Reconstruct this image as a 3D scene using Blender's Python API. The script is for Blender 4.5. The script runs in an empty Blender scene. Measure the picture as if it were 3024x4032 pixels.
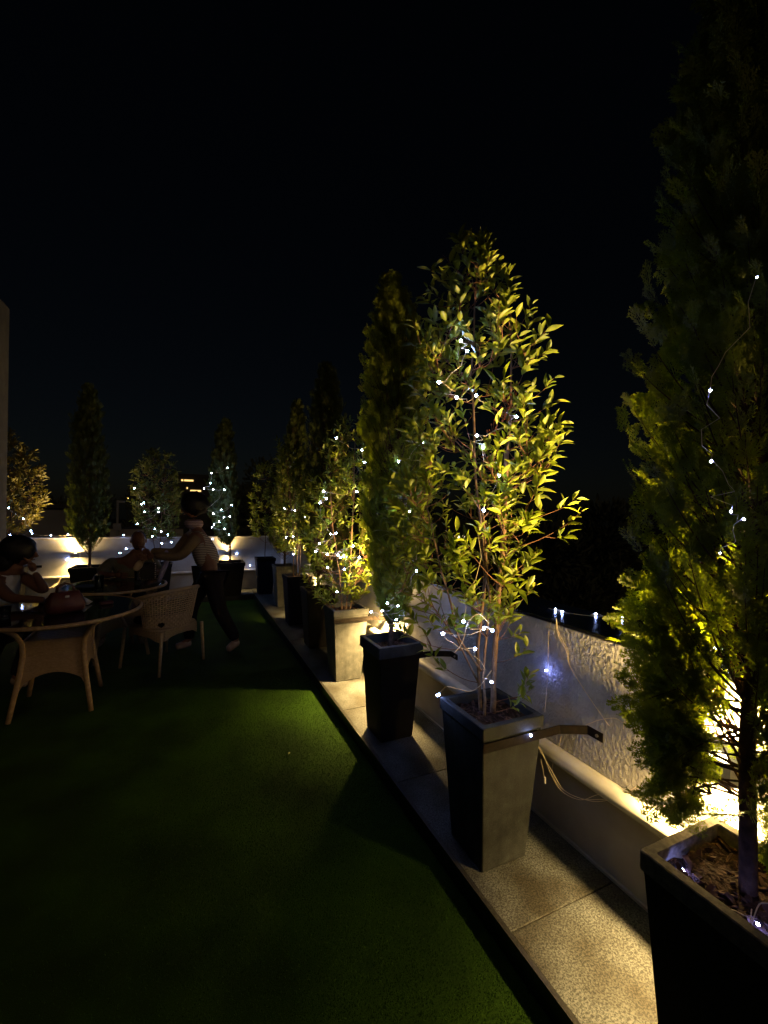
import bpy, bmesh, math, random
import numpy as np
from mathutils import Vector, Matrix, Euler

# ------------------------------------------------------------------ camera, world, sun, exposure
scn = bpy.context.scene
COL = scn.collection
EYE = 1.58
FPX, CX, CY = 1690.0, 1512.0, 2016.0
CM = Matrix(((0.9104392, -0.0148728, -0.4133754),
             (-0.4132511, 0.0107758, -0.9105533),
             (0.0179970, 0.9998313, 0.0036645)))      # columns: camera right, up, back in the world
cam_d = bpy.data.cameras.new('camera')
cam_d.sensor_fit = 'HORIZONTAL'; cam_d.sensor_width = 36.0
cam_d.lens = FPX / 3024.0 * 36.0
cam_d.clip_start = 0.02; cam_d.clip_end = 600
cam = bpy.data.objects.new('camera', cam_d); COL.objects.link(cam)
# the measured axes above are not numerically exact: orthonormalise
_x = Vector((CM[0][0], CM[1][0], CM[2][0])).normalized()
_z = Vector((-0.4133754 * -1, 0, 0))
_r = CM @ Vector((1, 0, 0)); _u = CM @ Vector((0, 1, 0)); _b = (CM @ Vector((0, 0, 1)))
_b.normalize(); _r = (_r - _b * _r.dot(_b)).normalized(); _u = _b.cross(_r)
cam.matrix_world = Matrix(((_r.x, _u.x, _b.x, 0), (_r.y, _u.y, _b.y, 0), (_r.z, _u.z, _b.z, EYE), (0, 0, 0, 1)))
scn.camera = cam

world = bpy.data.worlds.new('World'); scn.world = world; world.use_nodes = True
wn = world.node_tree; wn.nodes.clear()
wo = wn.nodes.new('ShaderNodeOutputWorld'); bg = wn.nodes.new('ShaderNodeBackground')
sky = wn.nodes.new('ShaderNodeTexSky'); sky.sky_type = 'NISHITA'; sky.sun_disc = False
sky.sun_elevation = math.radians(26.0); sky.sun_rotation = math.radians(178); sky.air_density = 1.0
bg.inputs['Strength'].default_value = 0.00048
wn.links.new(sky.outputs[0], bg.inputs[0]); wn.links.new(bg.outputs[0], wo.inputs[0])

sun_d = bpy.data.lights.new('sun', 'SUN'); sun_d.energy = 0.105; sun_d.angle = math.radians(12)
sun_d.color = (1.0, 0.68, 0.38)
sun = bpy.data.objects.new('sun', sun_d); COL.objects.link(sun)
sun.rotation_euler = Vector((-0.04, 1.0, -0.50)).to_track_quat('-Z', 'Y').to_euler()

scn.view_settings.view_transform = 'Standard'; scn.view_settings.look = 'None'
scn.view_settings.exposure = 0.0; scn.view_settings.gamma = 1.0
scn.view_settings.use_curve_mapping = False
scn.cycles.sample_clamp_indirect = 4.0
scn.cycles.sample_clamp_direct = 0.0
scn.cycles.max_bounces = 6

LAMP_W = 36.0
WARM = (1.0, 0.65, 0.22)

# ------------------------------------------------------------------ helpers
def at(x, y, Y):
    """a point of the plane at distance Y along the wall"""
    v = CM @ Vector(((x - CX) / FPX, -(y - CY) / FPX, -1.0))
    return Vector((0, 0, EYE)) + v * (Y / v.y)

def at_x(x, y, X):
    v = CM @ Vector(((x - CX) / FPX, -(y - CY) / FPX, -1.0))
    return Vector((0, 0, EYE)) + v * (X / v.x)

def at_z(x, y, Z):
    v = CM @ Vector(((x - CX) / FPX, -(y - CY) / FPX, -1.0))
    return Vector((0, 0, EYE)) + v * ((Z - EYE) / v.z)

def link(o, parent=None):
    COL.objects.link(o)
    if parent is not None: o.parent = parent
    return o

def props(o, label=None, cat=None, group=None, kind=None):
    if label: o['label'] = label
    if cat: o['category'] = cat
    if group: o['group'] = group
    if kind: o['kind'] = kind
    return o

def empty(name, loc, rz=0.0, **kw):
    o = bpy.data.objects.new(name, None); o.location = loc; o.rotation_euler = (0, 0, rz)
    o.empty_display_size = 0.1
    link(o); return props(o, **kw)

class MB:
    def __init__(s): s.v = []; s.f = []
    def add(s, vs, fs):
        n = len(s.v); s.v += [tuple(p) for p in vs]; s.f += [tuple(i + n for i in q) for q in fs]; return s
    def box(s, x0, x1, y0, y1, z0, z1, M=None):
        vs = [Vector(p) for p in ((x0,y0,z0),(x1,y0,z0),(x1,y1,z0),(x0,y1,z0),(x0,y0,z1),(x1,y0,z1),(x1,y1,z1),(x0,y1,z1))]
        if M is not None: vs = [M @ p for p in vs]
        return s.add(vs, [(0,3,2,1),(4,5,6,7),(0,1,5,4),(1,2,6,5),(2,3,7,6),(3,0,4,7)])
    def bbox(s, x0, x1, y0, y1, z0, z1, b=0.004):
        """box with chamfered edges all round"""
        bm = bmesh.new(); bmesh.ops.create_cube(bm, size=1.0)
        for p in bm.verts: p.co = Vector((x0 + (p.co.x + .5) * (x1 - x0), y0 + (p.co.y + .5) * (y1 - y0), z0 + (p.co.z + .5) * (z1 - z0)))
        bmesh.ops.bevel(bm, geom=bm.edges[:], offset=b, segments=1, affect='EDGES')
        bm.verts.index_update()
        vs = [p.co.copy() for p in bm.verts]; fs = [[q.index for q in f.verts] for f in bm.faces]; bm.free()
        return s.add(vs, fs)
    def tube(s, pts, rad, n=6, caps=True):
        pts = [Vector(p) for p in pts]
        if len(pts) < 2: return s
        if not hasattr(rad, '__len__'): rad = [rad] * len(pts)
        base = len(s.v); up = None
        for i, p in enumerate(pts):
            t = (pts[min(i+1, len(pts)-1)] - pts[max(i-1, 0)])
            if t.length < 1e-9: t = Vector((0, 0, 1))
            t.normalize()
            if up is None:
                up = t.orthogonal().normalized()
            else:
                up = (up - t * up.dot(t))
                up = up.normalized() if up.length > 1e-6 else t.orthogonal().normalized()
            w = t.cross(up)
            for k in range(n):
                a = 2 * math.pi * k / n
                s.v.append(tuple(p + (up * math.cos(a) + w * math.sin(a)) * rad[i]))
        for i in range(len(pts) - 1):
            for k in range(n):
                a = base + i * n + k; b = base + i * n + (k + 1) % n
                s.f.append((a, b, b + n, a + n))
        if caps:
            s.f.append(tuple(base + k for k in reversed(range(n))))
            s.f.append(tuple(base + (len(pts) - 1) * n + k for k in range(n)))
        return s
    def rings(s, loops, close=True, cap0=True, cap1=True):
        base = len(s.v); n = len(loops[0])
        for L in loops: s.v += [tuple(p) for p in L]
        for i in range(len(loops) - 1):
            for k in range(n if close else n - 1):
                a = base + i * n + k; b = base + i * n + (k + 1) % n
                s.f.append((a, b, b + n, a + n))
        if cap0: s.f.append(tuple(base + k for k in reversed(range(n))))
        if cap1: s.f.append(tuple(base + (len(loops) - 1) * n + k for k in range(n)))
        return s
    def lathe(s, prof, c=(0, 0, 0), n=24, cap0=True, cap1=True):
        c = Vector(c)
        return s.rings([[c + Vector((r * math.cos(2*math.pi*k/n), r * math.sin(2*math.pi*k/n), z)) for k in range(n)] for r, z in prof], True, cap0, cap1)
    def ball(s, c, r, n=8, m=6, sc=(1, 1, 1)):
        c = Vector(c); loops = []
        for i in range(1, m):
            a = math.pi * i / m
            loops.append([c + Vector((r*sc[0]*math.sin(a)*math.cos(2*math.pi*k/n), r*sc[1]*math.sin(a)*math.sin(2*math.pi*k/n), -r*sc[2]*math.cos(a))) for k in range(n)])
        return s.rings(loops)
    def mesh(s, name, mat, smooth=False):
        me = bpy.data.meshes.new(name); me.from_pydata(s.v, [], s.f); me.update()
        if mat: me.materials.append(mat)
        if smooth:
            for p in me.polygons: p.use_smooth = True
        return me
    def build(s, name, mat, parent=None, smooth=False, **kw):
        return props(link(bpy.data.objects.new(name, s.mesh(name, mat, smooth)), parent), **kw)

def np_mesh(name, V, F, mat, smooth=False):
    """V (n,3), F (m,3) triangles"""
    me = bpy.data.meshes.new(name)
    V = np.asarray(V, np.float32); F = np.asarray(F, np.int32)
    me.vertices.add(len(V)); me.vertices.foreach_set('co', V.ravel())
    me.loops.add(F.size); me.loops.foreach_set('vertex_index', F.ravel())
    me.polygons.add(len(F)); me.polygons.foreach_set('loop_start', np.arange(0, F.size, F.shape[1], dtype=np.int32))
    me.polygons.foreach_set('loop_total', np.full(len(F), F.shape[1], np.int32))
    me.update(calc_edges=True); me.validate()
    me.materials.append(mat)
    if smooth:
        me.polygons.foreach_set('use_smooth', np.ones(len(F), bool))
    return me

def np_obj(name, V, F, mat, parent=None, smooth=False, **kw):
    return props(link(bpy.data.objects.new(name, np_mesh(name, V, F, mat, smooth)), parent), **kw)

def scatter(variants, mats4, rng):
    """join copies of template meshes; variants [(V,F)], mats4 (n,4,4)"""
    Vs = []; Fs = []; off = 0
    pick = rng.integers(0, len(variants), len(mats4))
    for k, (V, F) in enumerate(variants):
        Ms = mats4[pick == k]
        if len(Ms) == 0: continue
        Vh = np.concatenate([V, np.ones((len(V), 1))], 1)
        W = np.einsum('nij,vj->nvi', Ms, Vh)[:, :, :3]
        Vs.append(W.reshape(-1, 3))
        f = (F[None] + (np.arange(len(Ms)) * len(V))[:, None, None] + off).reshape(-1, F.shape[1])
        Fs.append(f); off += len(Ms) * len(V)
    return np.concatenate(Vs), np.concatenate(Fs)

# ------------------------------------------------------------------ materials
def mat(name, base, rough=0.7, spec=0.4, metal=0.0, noise=None, bump=None, col2=None, trans=None, coord='Object', ramp=(0.35, 0.65), wave=None):
    """noise=(scale,detail)  bump=(scale, strength, distance)"""
    m = bpy.data.materials.new(name); m.use_nodes = True
    nt = m.node_tree; N = nt.nodes; Lk = nt.links
    p = N['Principled BSDF']
    p.inputs['Base Color'].default_value = (*base, 1); p.inputs['Roughness'].default_value = rough
    p.inputs['Specular IOR Level'].default_value = spec; p.inputs['Metallic'].default_value = metal
    tc = N.new('ShaderNodeTexCoord')
    if noise:
        n = N.new('ShaderNodeTexNoise'); n.inputs['Scale'].default_value = noise[0]; n.inputs['Detail'].default_value = noise[1]
        Lk.new(tc.outputs[coord], n.inputs['Vector'])
        r = N.new('ShaderNodeValToRGB'); r.color_ramp.elements[0].position = ramp[0]; r.color_ramp.elements[1].position = ramp[1]
        r.color_ramp.elements[0].color = (*base, 1); r.color_ramp.elements[1].color = (*(col2 or base), 1)
        Lk.new(n.outputs['Fac'], r.inputs['Fac']); Lk.new(r.outputs[0], p.inputs['Base Color'])
    if bump:
        b = N.new('ShaderNodeTexNoise'); b.inputs['Scale'].default_value = bump[0]; b.inputs['Detail'].default_value = 4
        Lk.new(tc.outputs[coord], b.inputs['Vector'])
        bn = N.new('ShaderNodeBump'); bn.inputs['Strength'].default_value = bump[1]; bn.inputs['Distance'].default_value = bump[2]
        Lk.new(b.outputs['Fac'], bn.inputs['Height']); Lk.new(bn.outputs[0], p.inputs['Normal'])
    if trans:
        t = N.new('ShaderNodeBsdfTranslucent'); t.inputs['Color'].default_value = (*trans, 1)
        a = N.new('ShaderNodeAddShader'); o = N['Material Output']
        Lk.new(p.outputs[0], a.inputs[0]); Lk.new(t.outputs[0], a.inputs[1]); Lk.new(a.outputs[0], o.inputs['Surface'])
    return m

def emis(name, color, strength):
    m = bpy.data.materials.new(name); m.use_nodes = True; nt = m.node_tree; nt.nodes.clear()
    e = nt.nodes.new('ShaderNodeEmission'); o = nt.nodes.new('ShaderNodeOutputMaterial')
    e.inputs[0].default_value = (*color, 1); e.inputs[1].default_value = strength
    nt.links.new(e.outputs[0], o.inputs[0]); return m

M = {}
M['turf'] = mat('turf', (0.010, 0.028, 0.001), 0.9, 0.1, noise=(260, 3), col2=(0.019, 0.050, 0.002), bump=(420, 1.0, 0.006))
nt = M['turf'].node_tree; n_ = nt.nodes.new('ShaderNodeTexNoise'); n_.inputs['Scale'].default_value = 2.6; n_.inputs['Detail'].default_value = 5; r_ = nt.nodes.new('ShaderNodeValToRGB'); r_.color_ramp.elements[0].position = .35; r_.color_ramp.elements[1].position = .65; r_.color_ramp.elements[0].color = (.55, .6, .5, 1); r_.color_ramp.elements[1].color = (1.45, 1.4, 1.4, 1)
m_ = nt.nodes.new('ShaderNodeMixRGB'); m_.blend_type = 'MULTIPLY'; m_.inputs[0].default_value = 1; pb = nt.nodes['Principled BSDF']; sk = pb.inputs['Base Color'].links[0].from_socket; tcn = [q for q in nt.nodes if q.type == 'TEX_COORD'][0]
nt.links.new(tcn.outputs['Object'], n_.inputs['Vector']); nt.links.new(n_.outputs['Fac'], r_.inputs['Fac']); nt.links.new(sk, m_.inputs[1]); nt.links.new(r_.outputs[0], m_.inputs[2]); nt.links.new(m_.outputs[0], pb.inputs['Base Color'])
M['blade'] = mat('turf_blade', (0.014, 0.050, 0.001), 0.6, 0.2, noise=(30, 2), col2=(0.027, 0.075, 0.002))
M['dark_stone'] = mat('dark_granite', (0.012, 0.012, 0.012), 0.35, 0.4, noise=(120, 3), col2=(0.03, 0.028, 0.026))
M['coping'] = mat('polished_coping', (0.004, 0.005, 0.008), 0.18, 0.4, noise=(90, 3), col2=(0.010, 0.011, 0.014), bump=(60, .15, .002))
def stained(name, c1, c2, stain, fine=(260, .5, .0015)):
    """cast stone: cloudy tone, vertical water marks, pale mineral bloom low down"""
    m = mat(name, c1, .78, .2, noise=(16, 7), col2=c2, bump=fine, ramp=(.28, .72))
    nt = m.node_tree; N = nt.nodes; L = nt.links; p = N['Principled BSDF']; src = p.inputs['Base Color'].links[0].from_socket
    tc = [n for n in N if n.type == 'TEX_COORD'][0]
    mp = N.new('ShaderNodeMapping'); mp.inputs['Scale'].default_value = (34, 34, 2.2)
    n2 = N.new('ShaderNodeTexNoise'); n2.inputs['Scale'].default_value = 1; n2.inputs['Detail'].default_value = 5
    r2 = N.new('ShaderNodeValToRGB'); r2.color_ramp.elements[0].position = .38; r2.color_ramp.elements[1].position = .62
    r2.color_ramp.elements[0].color = (*stain, 1); r2.color_ramp.elements[1].color = (1, 1, 1, 1)
    mx = N.new('ShaderNodeMixRGB'); mx.blend_type = 'MULTIPLY'; mx.inputs[0].default_value = .35
    L.new(tc.outputs['Object'], mp.inputs[0]); L.new(mp.outputs[0], n2.inputs['Vector']); L.new(n2.outputs['Fac'], r2.inputs['Fac'])
    L.new(src, mx.inputs[1]); L.new(r2.outputs[0], mx.inputs[2])
    n3 = N.new('ShaderNodeTexNoise'); n3.inputs['Scale'].default_value = 420; n3.inputs['Detail'].default_value = 2
    r3 = N.new('ShaderNodeValToRGB'); r3.color_ramp.elements[0].position = .35; r3.color_ramp.elements[1].position = .7
    r3.color_ramp.elements[0].color = (.65, .65, .65, 1); r3.color_ramp.elements[1].color = (1.4, 1.4, 1.4, 1)
    mx2 = N.new('ShaderNodeMixRGB'); mx2.blend_type = 'MULTIPLY'; mx2.inputs[0].default_value = 1
    L.new(tc.outputs['Object'], n3.inputs['Vector']); L.new(n3.outputs['Fac'], r3.inputs['Fac'])
    L.new(mx.outputs[0], mx2.inputs[1]); L.new(r3.outputs[0], mx2.inputs[2]); L.new(mx2.outputs[0], p.inputs['Base Color'])
    return m
M['planter_dark'] = stained('charcoal_planter', (0.033, 0.036, 0.039), (0.062, 0.067, 0.071), (.60, .56, .50))
M['planter_black'] = stained('black_planter', (0.0075, 0.0065, 0.006), (0.014, 0.012, 0.011), (.6, .6, .6))
M['planter_navy'] = stained('navy_planter', (0.008, 0.012, 0.035), (0.014, 0.018, 0.045), (.6, .6, .6))
M['planter_grey'] = stained('grey_stone_planter', (0.070, 0.073, 0.073), (0.125, 0.128, 0.126), (.55, .50, .42), (200, .6, .002))
M['rim'] = mat('planter_rim_lit', (0.13, 0.11, 0.08), 0.7, 0.3, noise=(60, 6), col2=(0.26, 0.22, 0.16), bump=(240, .5, .002))  # rim of the nearest planter, its tan lamplight put into the colour
M['soil'] = mat('soil', (0.018, 0.010, 0.008), 0.95, 0.1, noise=(50, 5), col2=(0.05, 0.028, 0.022), bump=(90, 1, .01))
M['mulch'] = mat('bark_chips', (0.05, 0.028, 0.022), 0.9, 0.1, noise=(20, 3), col2=(0.12, 0.07, 0.055))
M['iron'] = mat('black_iron', (0.005, 0.0045, 0.0045), 0.7, 0.12, noise=(60, 5), col2=(0.016, 0.010, 0.007), bump=(180, .3, .001))
M['screw'] = mat('screw_steel', (0.35, 0.33, 0.30), 0.4, 0.5, metal=0.8)
M['bark'] = mat('brown_bark', (0.06, 0.035, 0.022), 0.85, 0.2, noise=(40, 6), col2=(0.13, 0.08, 0.05), bump=(120, .8, .004))
M['bark_pale'] = mat('pale_bark', (0.17, 0.10, 0.055), 0.75, 0.25, noise=(35, 6), col2=(0.32, 0.20, 0.11), bump=(110, .7, .003))
M['twig'] = mat('red_brown_twig', (0.13, 0.055, 0.03), 0.7, 0.3, noise=(30, 4), col2=(0.22, 0.11, 0.06))
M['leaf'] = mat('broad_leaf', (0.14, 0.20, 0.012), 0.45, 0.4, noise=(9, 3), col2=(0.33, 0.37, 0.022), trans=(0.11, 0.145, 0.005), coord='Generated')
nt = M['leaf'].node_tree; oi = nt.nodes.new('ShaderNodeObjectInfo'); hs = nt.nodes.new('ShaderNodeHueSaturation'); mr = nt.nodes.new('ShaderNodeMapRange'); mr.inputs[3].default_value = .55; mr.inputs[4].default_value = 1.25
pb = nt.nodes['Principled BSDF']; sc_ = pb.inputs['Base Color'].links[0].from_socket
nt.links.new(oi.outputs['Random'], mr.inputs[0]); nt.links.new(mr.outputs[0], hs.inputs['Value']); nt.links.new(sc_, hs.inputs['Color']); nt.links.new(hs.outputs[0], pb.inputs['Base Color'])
M['leaf_stuff_dim'] = mat('broad_leaf_mass_dim', (0.060, 0.090, 0.010), 0.45, 0.45, noise=(9, 3), col2=(0.24, 0.27, 0.018), trans=(0.08, 0.105, 0.005))  # darker copy of broad_leaf, with the shade inside the crowns put into the colour
M['leaf_brown'] = mat('bronze_leaf', (0.055, 0.050, 0.015), 0.5, 0.4, noise=(9, 3), col2=(0.17, 0.155, 0.03), trans=(0.08, 0.07, 0.008))
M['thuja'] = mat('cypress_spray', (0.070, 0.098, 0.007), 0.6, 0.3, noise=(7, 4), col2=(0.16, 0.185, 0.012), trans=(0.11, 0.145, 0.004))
M['thuja_shaded'] = mat('shaded_cypress_spray', (0.030, 0.045, 0.007), 0.65, 0.3, noise=(5, 4), col2=(0.070, 0.085, 0.012), trans=(0.025, 0.035, 0.003))  # dimmer copy of cypress_spray: weak light on the back trees put into the colour
M['orange'] = mat('dried_berry', (0.45, 0.12, 0.03), 0.7, 0.2, noise=(80, 2), col2=(0.30, 0.08, 0.02))
M['pvc'] = mat('white_pipe', (0.62, 0.61, 0.58), 0.45, 0.4, noise=(12, 3), col2=(0.5, 0.48, 0.45))
M['lower_wall'] = mat('painted_lower_wall', (0.30, 0.28, 0.25), 0.8, 0.25, noise=(5, 6), col2=(0.38, 0.36, 0.33), bump=(60, .2, .002))
M['far_wall'] = mat('white_rendered_wall', (0.40, 0.39, 0.38), 0.85, 0.2, noise=(4, 7), col2=(0.30, 0.29, 0.28), bump=(70, .5, .004))
M['sconce'] = mat('sconce_metal', (0.30, 0.30, 0.33), 0.5, 0.4, noise=(30, 2), col2=(0.36, 0.36, 0.38))
M['wire'] = mat('clear_wire', (0.80, 0.66, 0.44), 0.35, 0.5)
M['plug'] = mat('white_connector', (0.6, 0.58, 0.54), 0.5, 0.4)
M['bulb'] = emis('led_bulb', (0.34, 0.46, 1.0), 170)
M['bulb_blue'] = emis('led_bulb_blue', (0.25, 0.30, 1.0), 260)
M['bulb_far'] = emis('led_bulb_bright', (0.34, 0.50, 1.0), 150)
M['lens'] = emis('sconce_lens', (1.0, 0.80, 0.42), 14)
M['rattan'] = mat('rattan', (0.40, 0.25, 0.11), 0.6, 0.35, noise=(40, 3), col2=(0.54, 0.36, 0.18), bump=(300, .5, .002))
M['rattan_chair'] = mat('rattan_chair', (0.36, 0.26, 0.15), 0.6, 0.35, noise=(40, 3), col2=(0.48, 0.35, 0.21), bump=(300, .5, .002))
M['black_cloth'] = mat('black_fabric', (0.010, 0.008, 0.008), 0.9, 0.15, bump=(60, .4, .004))
M['hair'] = mat('black_hair', (0.005, 0.004, 0.004), 0.6, 0.3, bump=(90, .8, .004))
M['skin'] = mat('brown_skin', (0.16, 0.075, 0.045), 0.55, 0.35, noise=(12, 3), col2=(0.20, 0.095, 0.055))
M['skin_man'] = mat('tan_skin', (0.13, 0.062, 0.038), 0.55, 0.35, noise=(12, 3), col2=(0.17, 0.08, 0.048))
M['top_white'] = mat('cream_top', (0.60, 0.58, 0.50), 0.85, 0.2, noise=(10, 3), col2=(0.70, 0.67, 0.60), bump=(40, .6, .006))
M['shirt_brown'] = mat('brown_shirt', (0.15, 0.105, 0.06), 0.85, 0.2, noise=(10, 3), col2=(0.20, 0.14, 0.085), bump=(30, .6, .008))
M['shirt_olive'] = mat('olive_grey_shirt', (0.10, 0.10, 0.075), 0.85, 0.2, noise=(10, 3), col2=(0.15, 0.145, 0.11), bump=(30, .6, .008))
M['trousers'] = mat('black_trousers', (0.012, 0.010, 0.012), 0.9, 0.15, bump=(25, .5, .008))
M['jeans'] = mat('dark_trousers', (0.02, 0.022, 0.03), 0.9, 0.15, bump=(25, .5, .008))
M['shoe'] = mat('pale_shoe', (0.38, 0.30, 0.25), 0.7, 0.3, noise=(20, 2), col2=(0.28, 0.2, 0.17))
M['shoe_sole'] = mat('white_sole', (0.55, 0.52, 0.48), 0.6, 0.3)
M['bag'] = mat('dark_red_leather', (0.06, 0.012, 0.012), 0.5, 0.4, noise=(15, 3), col2=(0.085, 0.02, 0.016), bump=(60, .3, .002))
M['tissue'] = mat('white_tissue', (0.6, 0.55, 0.45), 0.9, 0.1, bump=(30, .4, .004))
M['cream'] = mat('cream_leather', (0.45, 0.33, 0.2), 0.6, 0.3, noise=(12, 2), col2=(0.38, 0.27, 0.16))
M['lilac'] = mat('lilac_cloth', (0.36, 0.32, 0.55), 0.9, 0.1, noise=(14, 3), col2=(0.28, 0.25, 0.45), bump=(20, .7, .01))
M['column'] = mat('rendered_column', (0.16, 0.155, 0.14), 0.85, 0.2, noise=(9, 4), col2=(0.12, 0.115, 0.105), bump=(60, .3, .003))
M['bldg'] = mat('grey_building', (0.20, 0.20, 0.20), 0.9, 0.1, noise=(1.3, 4), col2=(0.26, 0.26, 0.27))
M['bldg_dark'] = mat('dark_building', (0.05, 0.05, 0.055), 0.9, 0.1, noise=(1.0, 4), col2=(0.07, 0.07, 0.075))
M['pole'] = mat('grey_pole', (0.3, 0.3, 0.28), 0.6, 0.3)
M['city'] = mat('city_ground', (0.02, 0.02, 0.022), 0.9, 0.1, noise=(0.2, 4), col2=(0.035, 0.035, 0.035))
M['far_tree'] = mat('far_tree_leaves', (0.05, 0.06, 0.035), 0.9, 0.1, noise=(3, 4), col2=(0.10, 0.11, 0.07))
M['window_lit'] = emis('lit_window', (1.0, 0.62, 0.2), 1.6)
M['strip_lit'] = emis('lit_sign_strip', (1.0, 0.85, 0.45), 2.2)
M['dot_green'] = emis('distant_green_lamp', (0.8, 1.0, 0.35), 6)
M['dot_amber'] = emis('distant_amber_lamp', (1.0, 0.6, 0.15), 5)
M['screen'] = mat('dark_glass', (0.01, 0.01, 0.012), 0.1, 0.5)

def glass(name, tint, rough=0.02):
    m = bpy.data.materials.new(name); m.use_nodes = True; p = m.node_tree.nodes['Principled BSDF']
    p.inputs['Base Color'].default_value = (*tint, 1); p.inputs['Roughness'].default_value = rough
    p.inputs['Transmission Weight'].default_value = 1.0; p.inputs['IOR'].default_value = 1.45
    return m
M['glass'] = glass('tumbler_glass', (0.9, 0.92, 0.9))
M['glass_top'] = mat('smoked_glass_top', (0.012, 0.014, 0.012), 0.06, 0.5)

def granite():
    m = bpy.data.materials.new('mottled_granite'); m.use_nodes = True; nt = m.node_tree; N = nt.nodes; L = nt.links
    p = N['Principled BSDF']; p.inputs['Roughness'].default_value = 0.6; p.inputs['Specular IOR Level'].default_value = .3
    tc = N.new('ShaderNodeTexCoord')
    n = N.new('ShaderNodeTexNoise'); n.inputs['Scale'].default_value = 165; n.inputs['Detail'].default_value = 3; n.inputs['Distortion'].default_value = .8
    r = N.new('ShaderNodeValToRGB'); e = r.color_ramp.elements
    e[0].position = .40; e[0].color = (.026, .028, .029, 1); e[1].position = .60; e[1].color = (.120, .128, .133, 1)
    n2 = N.new('ShaderNodeTexNoise'); n2.inputs['Scale'].default_value = 3.5; n2.inputs['Detail'].default_value = 5
    r2 = N.new('ShaderNodeValToRGB'); e2 = r2.color_ramp.elements
    e2[0].position = .38; e2[0].color = (.38, .32, .24, 1); e2[1].position = .58; e2[1].color = (1, 1, 1, 1)
    mx = N.new('ShaderNodeMixRGB'); mx.blend_type = 'MULTIPLY'; mx.inputs[0].default_value = 1
    L.new(tc.outputs['Object'], n.inputs['Vector']); L.new(tc.outputs['Object'], n2.inputs['Vector'])
    L.new(n.outputs['Fac'], r.inputs['Fac']); L.new(n2.outputs['Fac'], r2.inputs['Fac'])
    L.new(r.outputs[0], mx.inputs[1]); L.new(r2.outputs[0], mx.inputs[2]); L.new(mx.outputs[0], p.inputs['Base Color'])
    b = N.new('ShaderNodeBump'); b.inputs['Strength'].default_value = .35; b.inputs['Distance'].default_value = .001
    L.new(n.outputs['Fac'], b.inputs['Height']); L.new(b.outputs[0], p.inputs['Normal'])
    return m
M['granite'] = granite()

def stucco():
    m = bpy.data.materials.new('rough_stucco'); m.use_nodes = True; nt = m.node_tree; N = nt.nodes; L = nt.links
    p = N['Principled BSDF']; p.inputs['Roughness'].default_value = 0.85; p.inputs['Specular IOR Level'].default_value = .2
    tc = N.new('ShaderNodeTexCoord')
    c = N.new('ShaderNodeTexNoise'); c.inputs['Scale'].default_value = 6; c.inputs['Detail'].default_value = 8
    r = N.new('ShaderNodeValToRGB'); e = r.color_ramp.elements
    e[0].position = .3; e[0].color = (.40, .39, .375, 1); e[1].position = .7; e[1].color = (.58, .565, .54, 1)
    L.new(tc.outputs['Object'], c.inputs['Vector']); L.new(c.outputs['Fac'], r.inputs['Fac']); L.new(r.outputs[0], p.inputs['Base Color'])
    mp = N.new('ShaderNodeMapping'); mp.inputs['Scale'].default_value = (1, 1, .55)
    n = N.new('ShaderNodeTexNoise'); n.inputs['Scale'].default_value = 52; n.inputs['Detail'].default_value = 3; n.inputs['Distortion'].default_value = 1.6
    L.new(tc.outputs['Object'], mp.inputs['Vector']); L.new(mp.outputs[0], n.inputs['Vector'])
    rr = N.new('ShaderNodeValToRGB'); rr.color_ramp.elements[0].position = .42; rr.color_ramp.elements[1].position = .62
    L.new(n.outputs['Fac'], rr.inputs['Fac'])
    b = N.new('ShaderNodeBump'); b.inputs['Strength'].default_value = .6; b.inputs['Distance'].default_value = .004
    L.new(rr.outputs[0], b.inputs['Height']); L.new(b.outputs[0], p.inputs['Normal'])
    return m
M['stucco'] = stucco()

def striped(name, c1, c2, scale, mod=None):
    m = bpy.data.materials.new(name); m.use_nodes = True; nt = m.node_tree; N = nt.nodes; L = nt.links
    p = N['Principled BSDF']; p.inputs['Roughness'].default_value = 0.9
    tc = N.new('ShaderNodeTexCoord'); w = N.new('ShaderNodeTexWave'); w.bands_direction = 'Z'
    w.inputs['Scale'].default_value = scale; w.inputs['Distortion'].default_value = 1.2; w.inputs['Detail Scale'].default_value = 2
    r = N.new('ShaderNodeValToRGB'); r.color_ramp.elements[0].color = (*c1, 1); r.color_ramp.elements[1].color = (*c2, 1)
    L.new(tc.outputs['Object'], w.inputs['Vector']); L.new(w.outputs['Fac'], r.inputs['Fac']); L.new(r.outputs[0], p.inputs['Base Color'])
    return m
M['knit'] = striped('striped_knit', (.06, .045, .035), (.50, .43, .36), 17)
M['scarf'] = striped('striped_scarf', (.15, .09, .09), (.5, .38, .40), 18)

def lattice(name):
    m = bpy.data.materials.new(name); m.use_nodes = True; nt = m.node_tree; N = nt.nodes; L = nt.links
    p = N['Principled BSDF']; p.inputs['Roughness'].default_value = 0.8
    tc = N.new('ShaderNodeTexCoord'); v = N.new('ShaderNodeTexVoronoi'); v.inputs['Scale'].default_value = 42; v.inputs['Randomness'].default_value = .15
    r = N.new('ShaderNodeValToRGB'); e = r.color_ramp.elements
    e[0].position = .28; e[0].color = (.55, .48, .42, 1); e[1].position = .38; e[1].color = (.012, .01, .012, 1)
    L.new(tc.outputs['Object'], v.inputs['Vector']); L.new(v.outputs['Distance'], r.inputs['Fac']); L.new(r.outputs[0], p.inputs['Base Color'])
    return m
M['dots'] = lattice('dotted_black_cloth')

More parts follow.
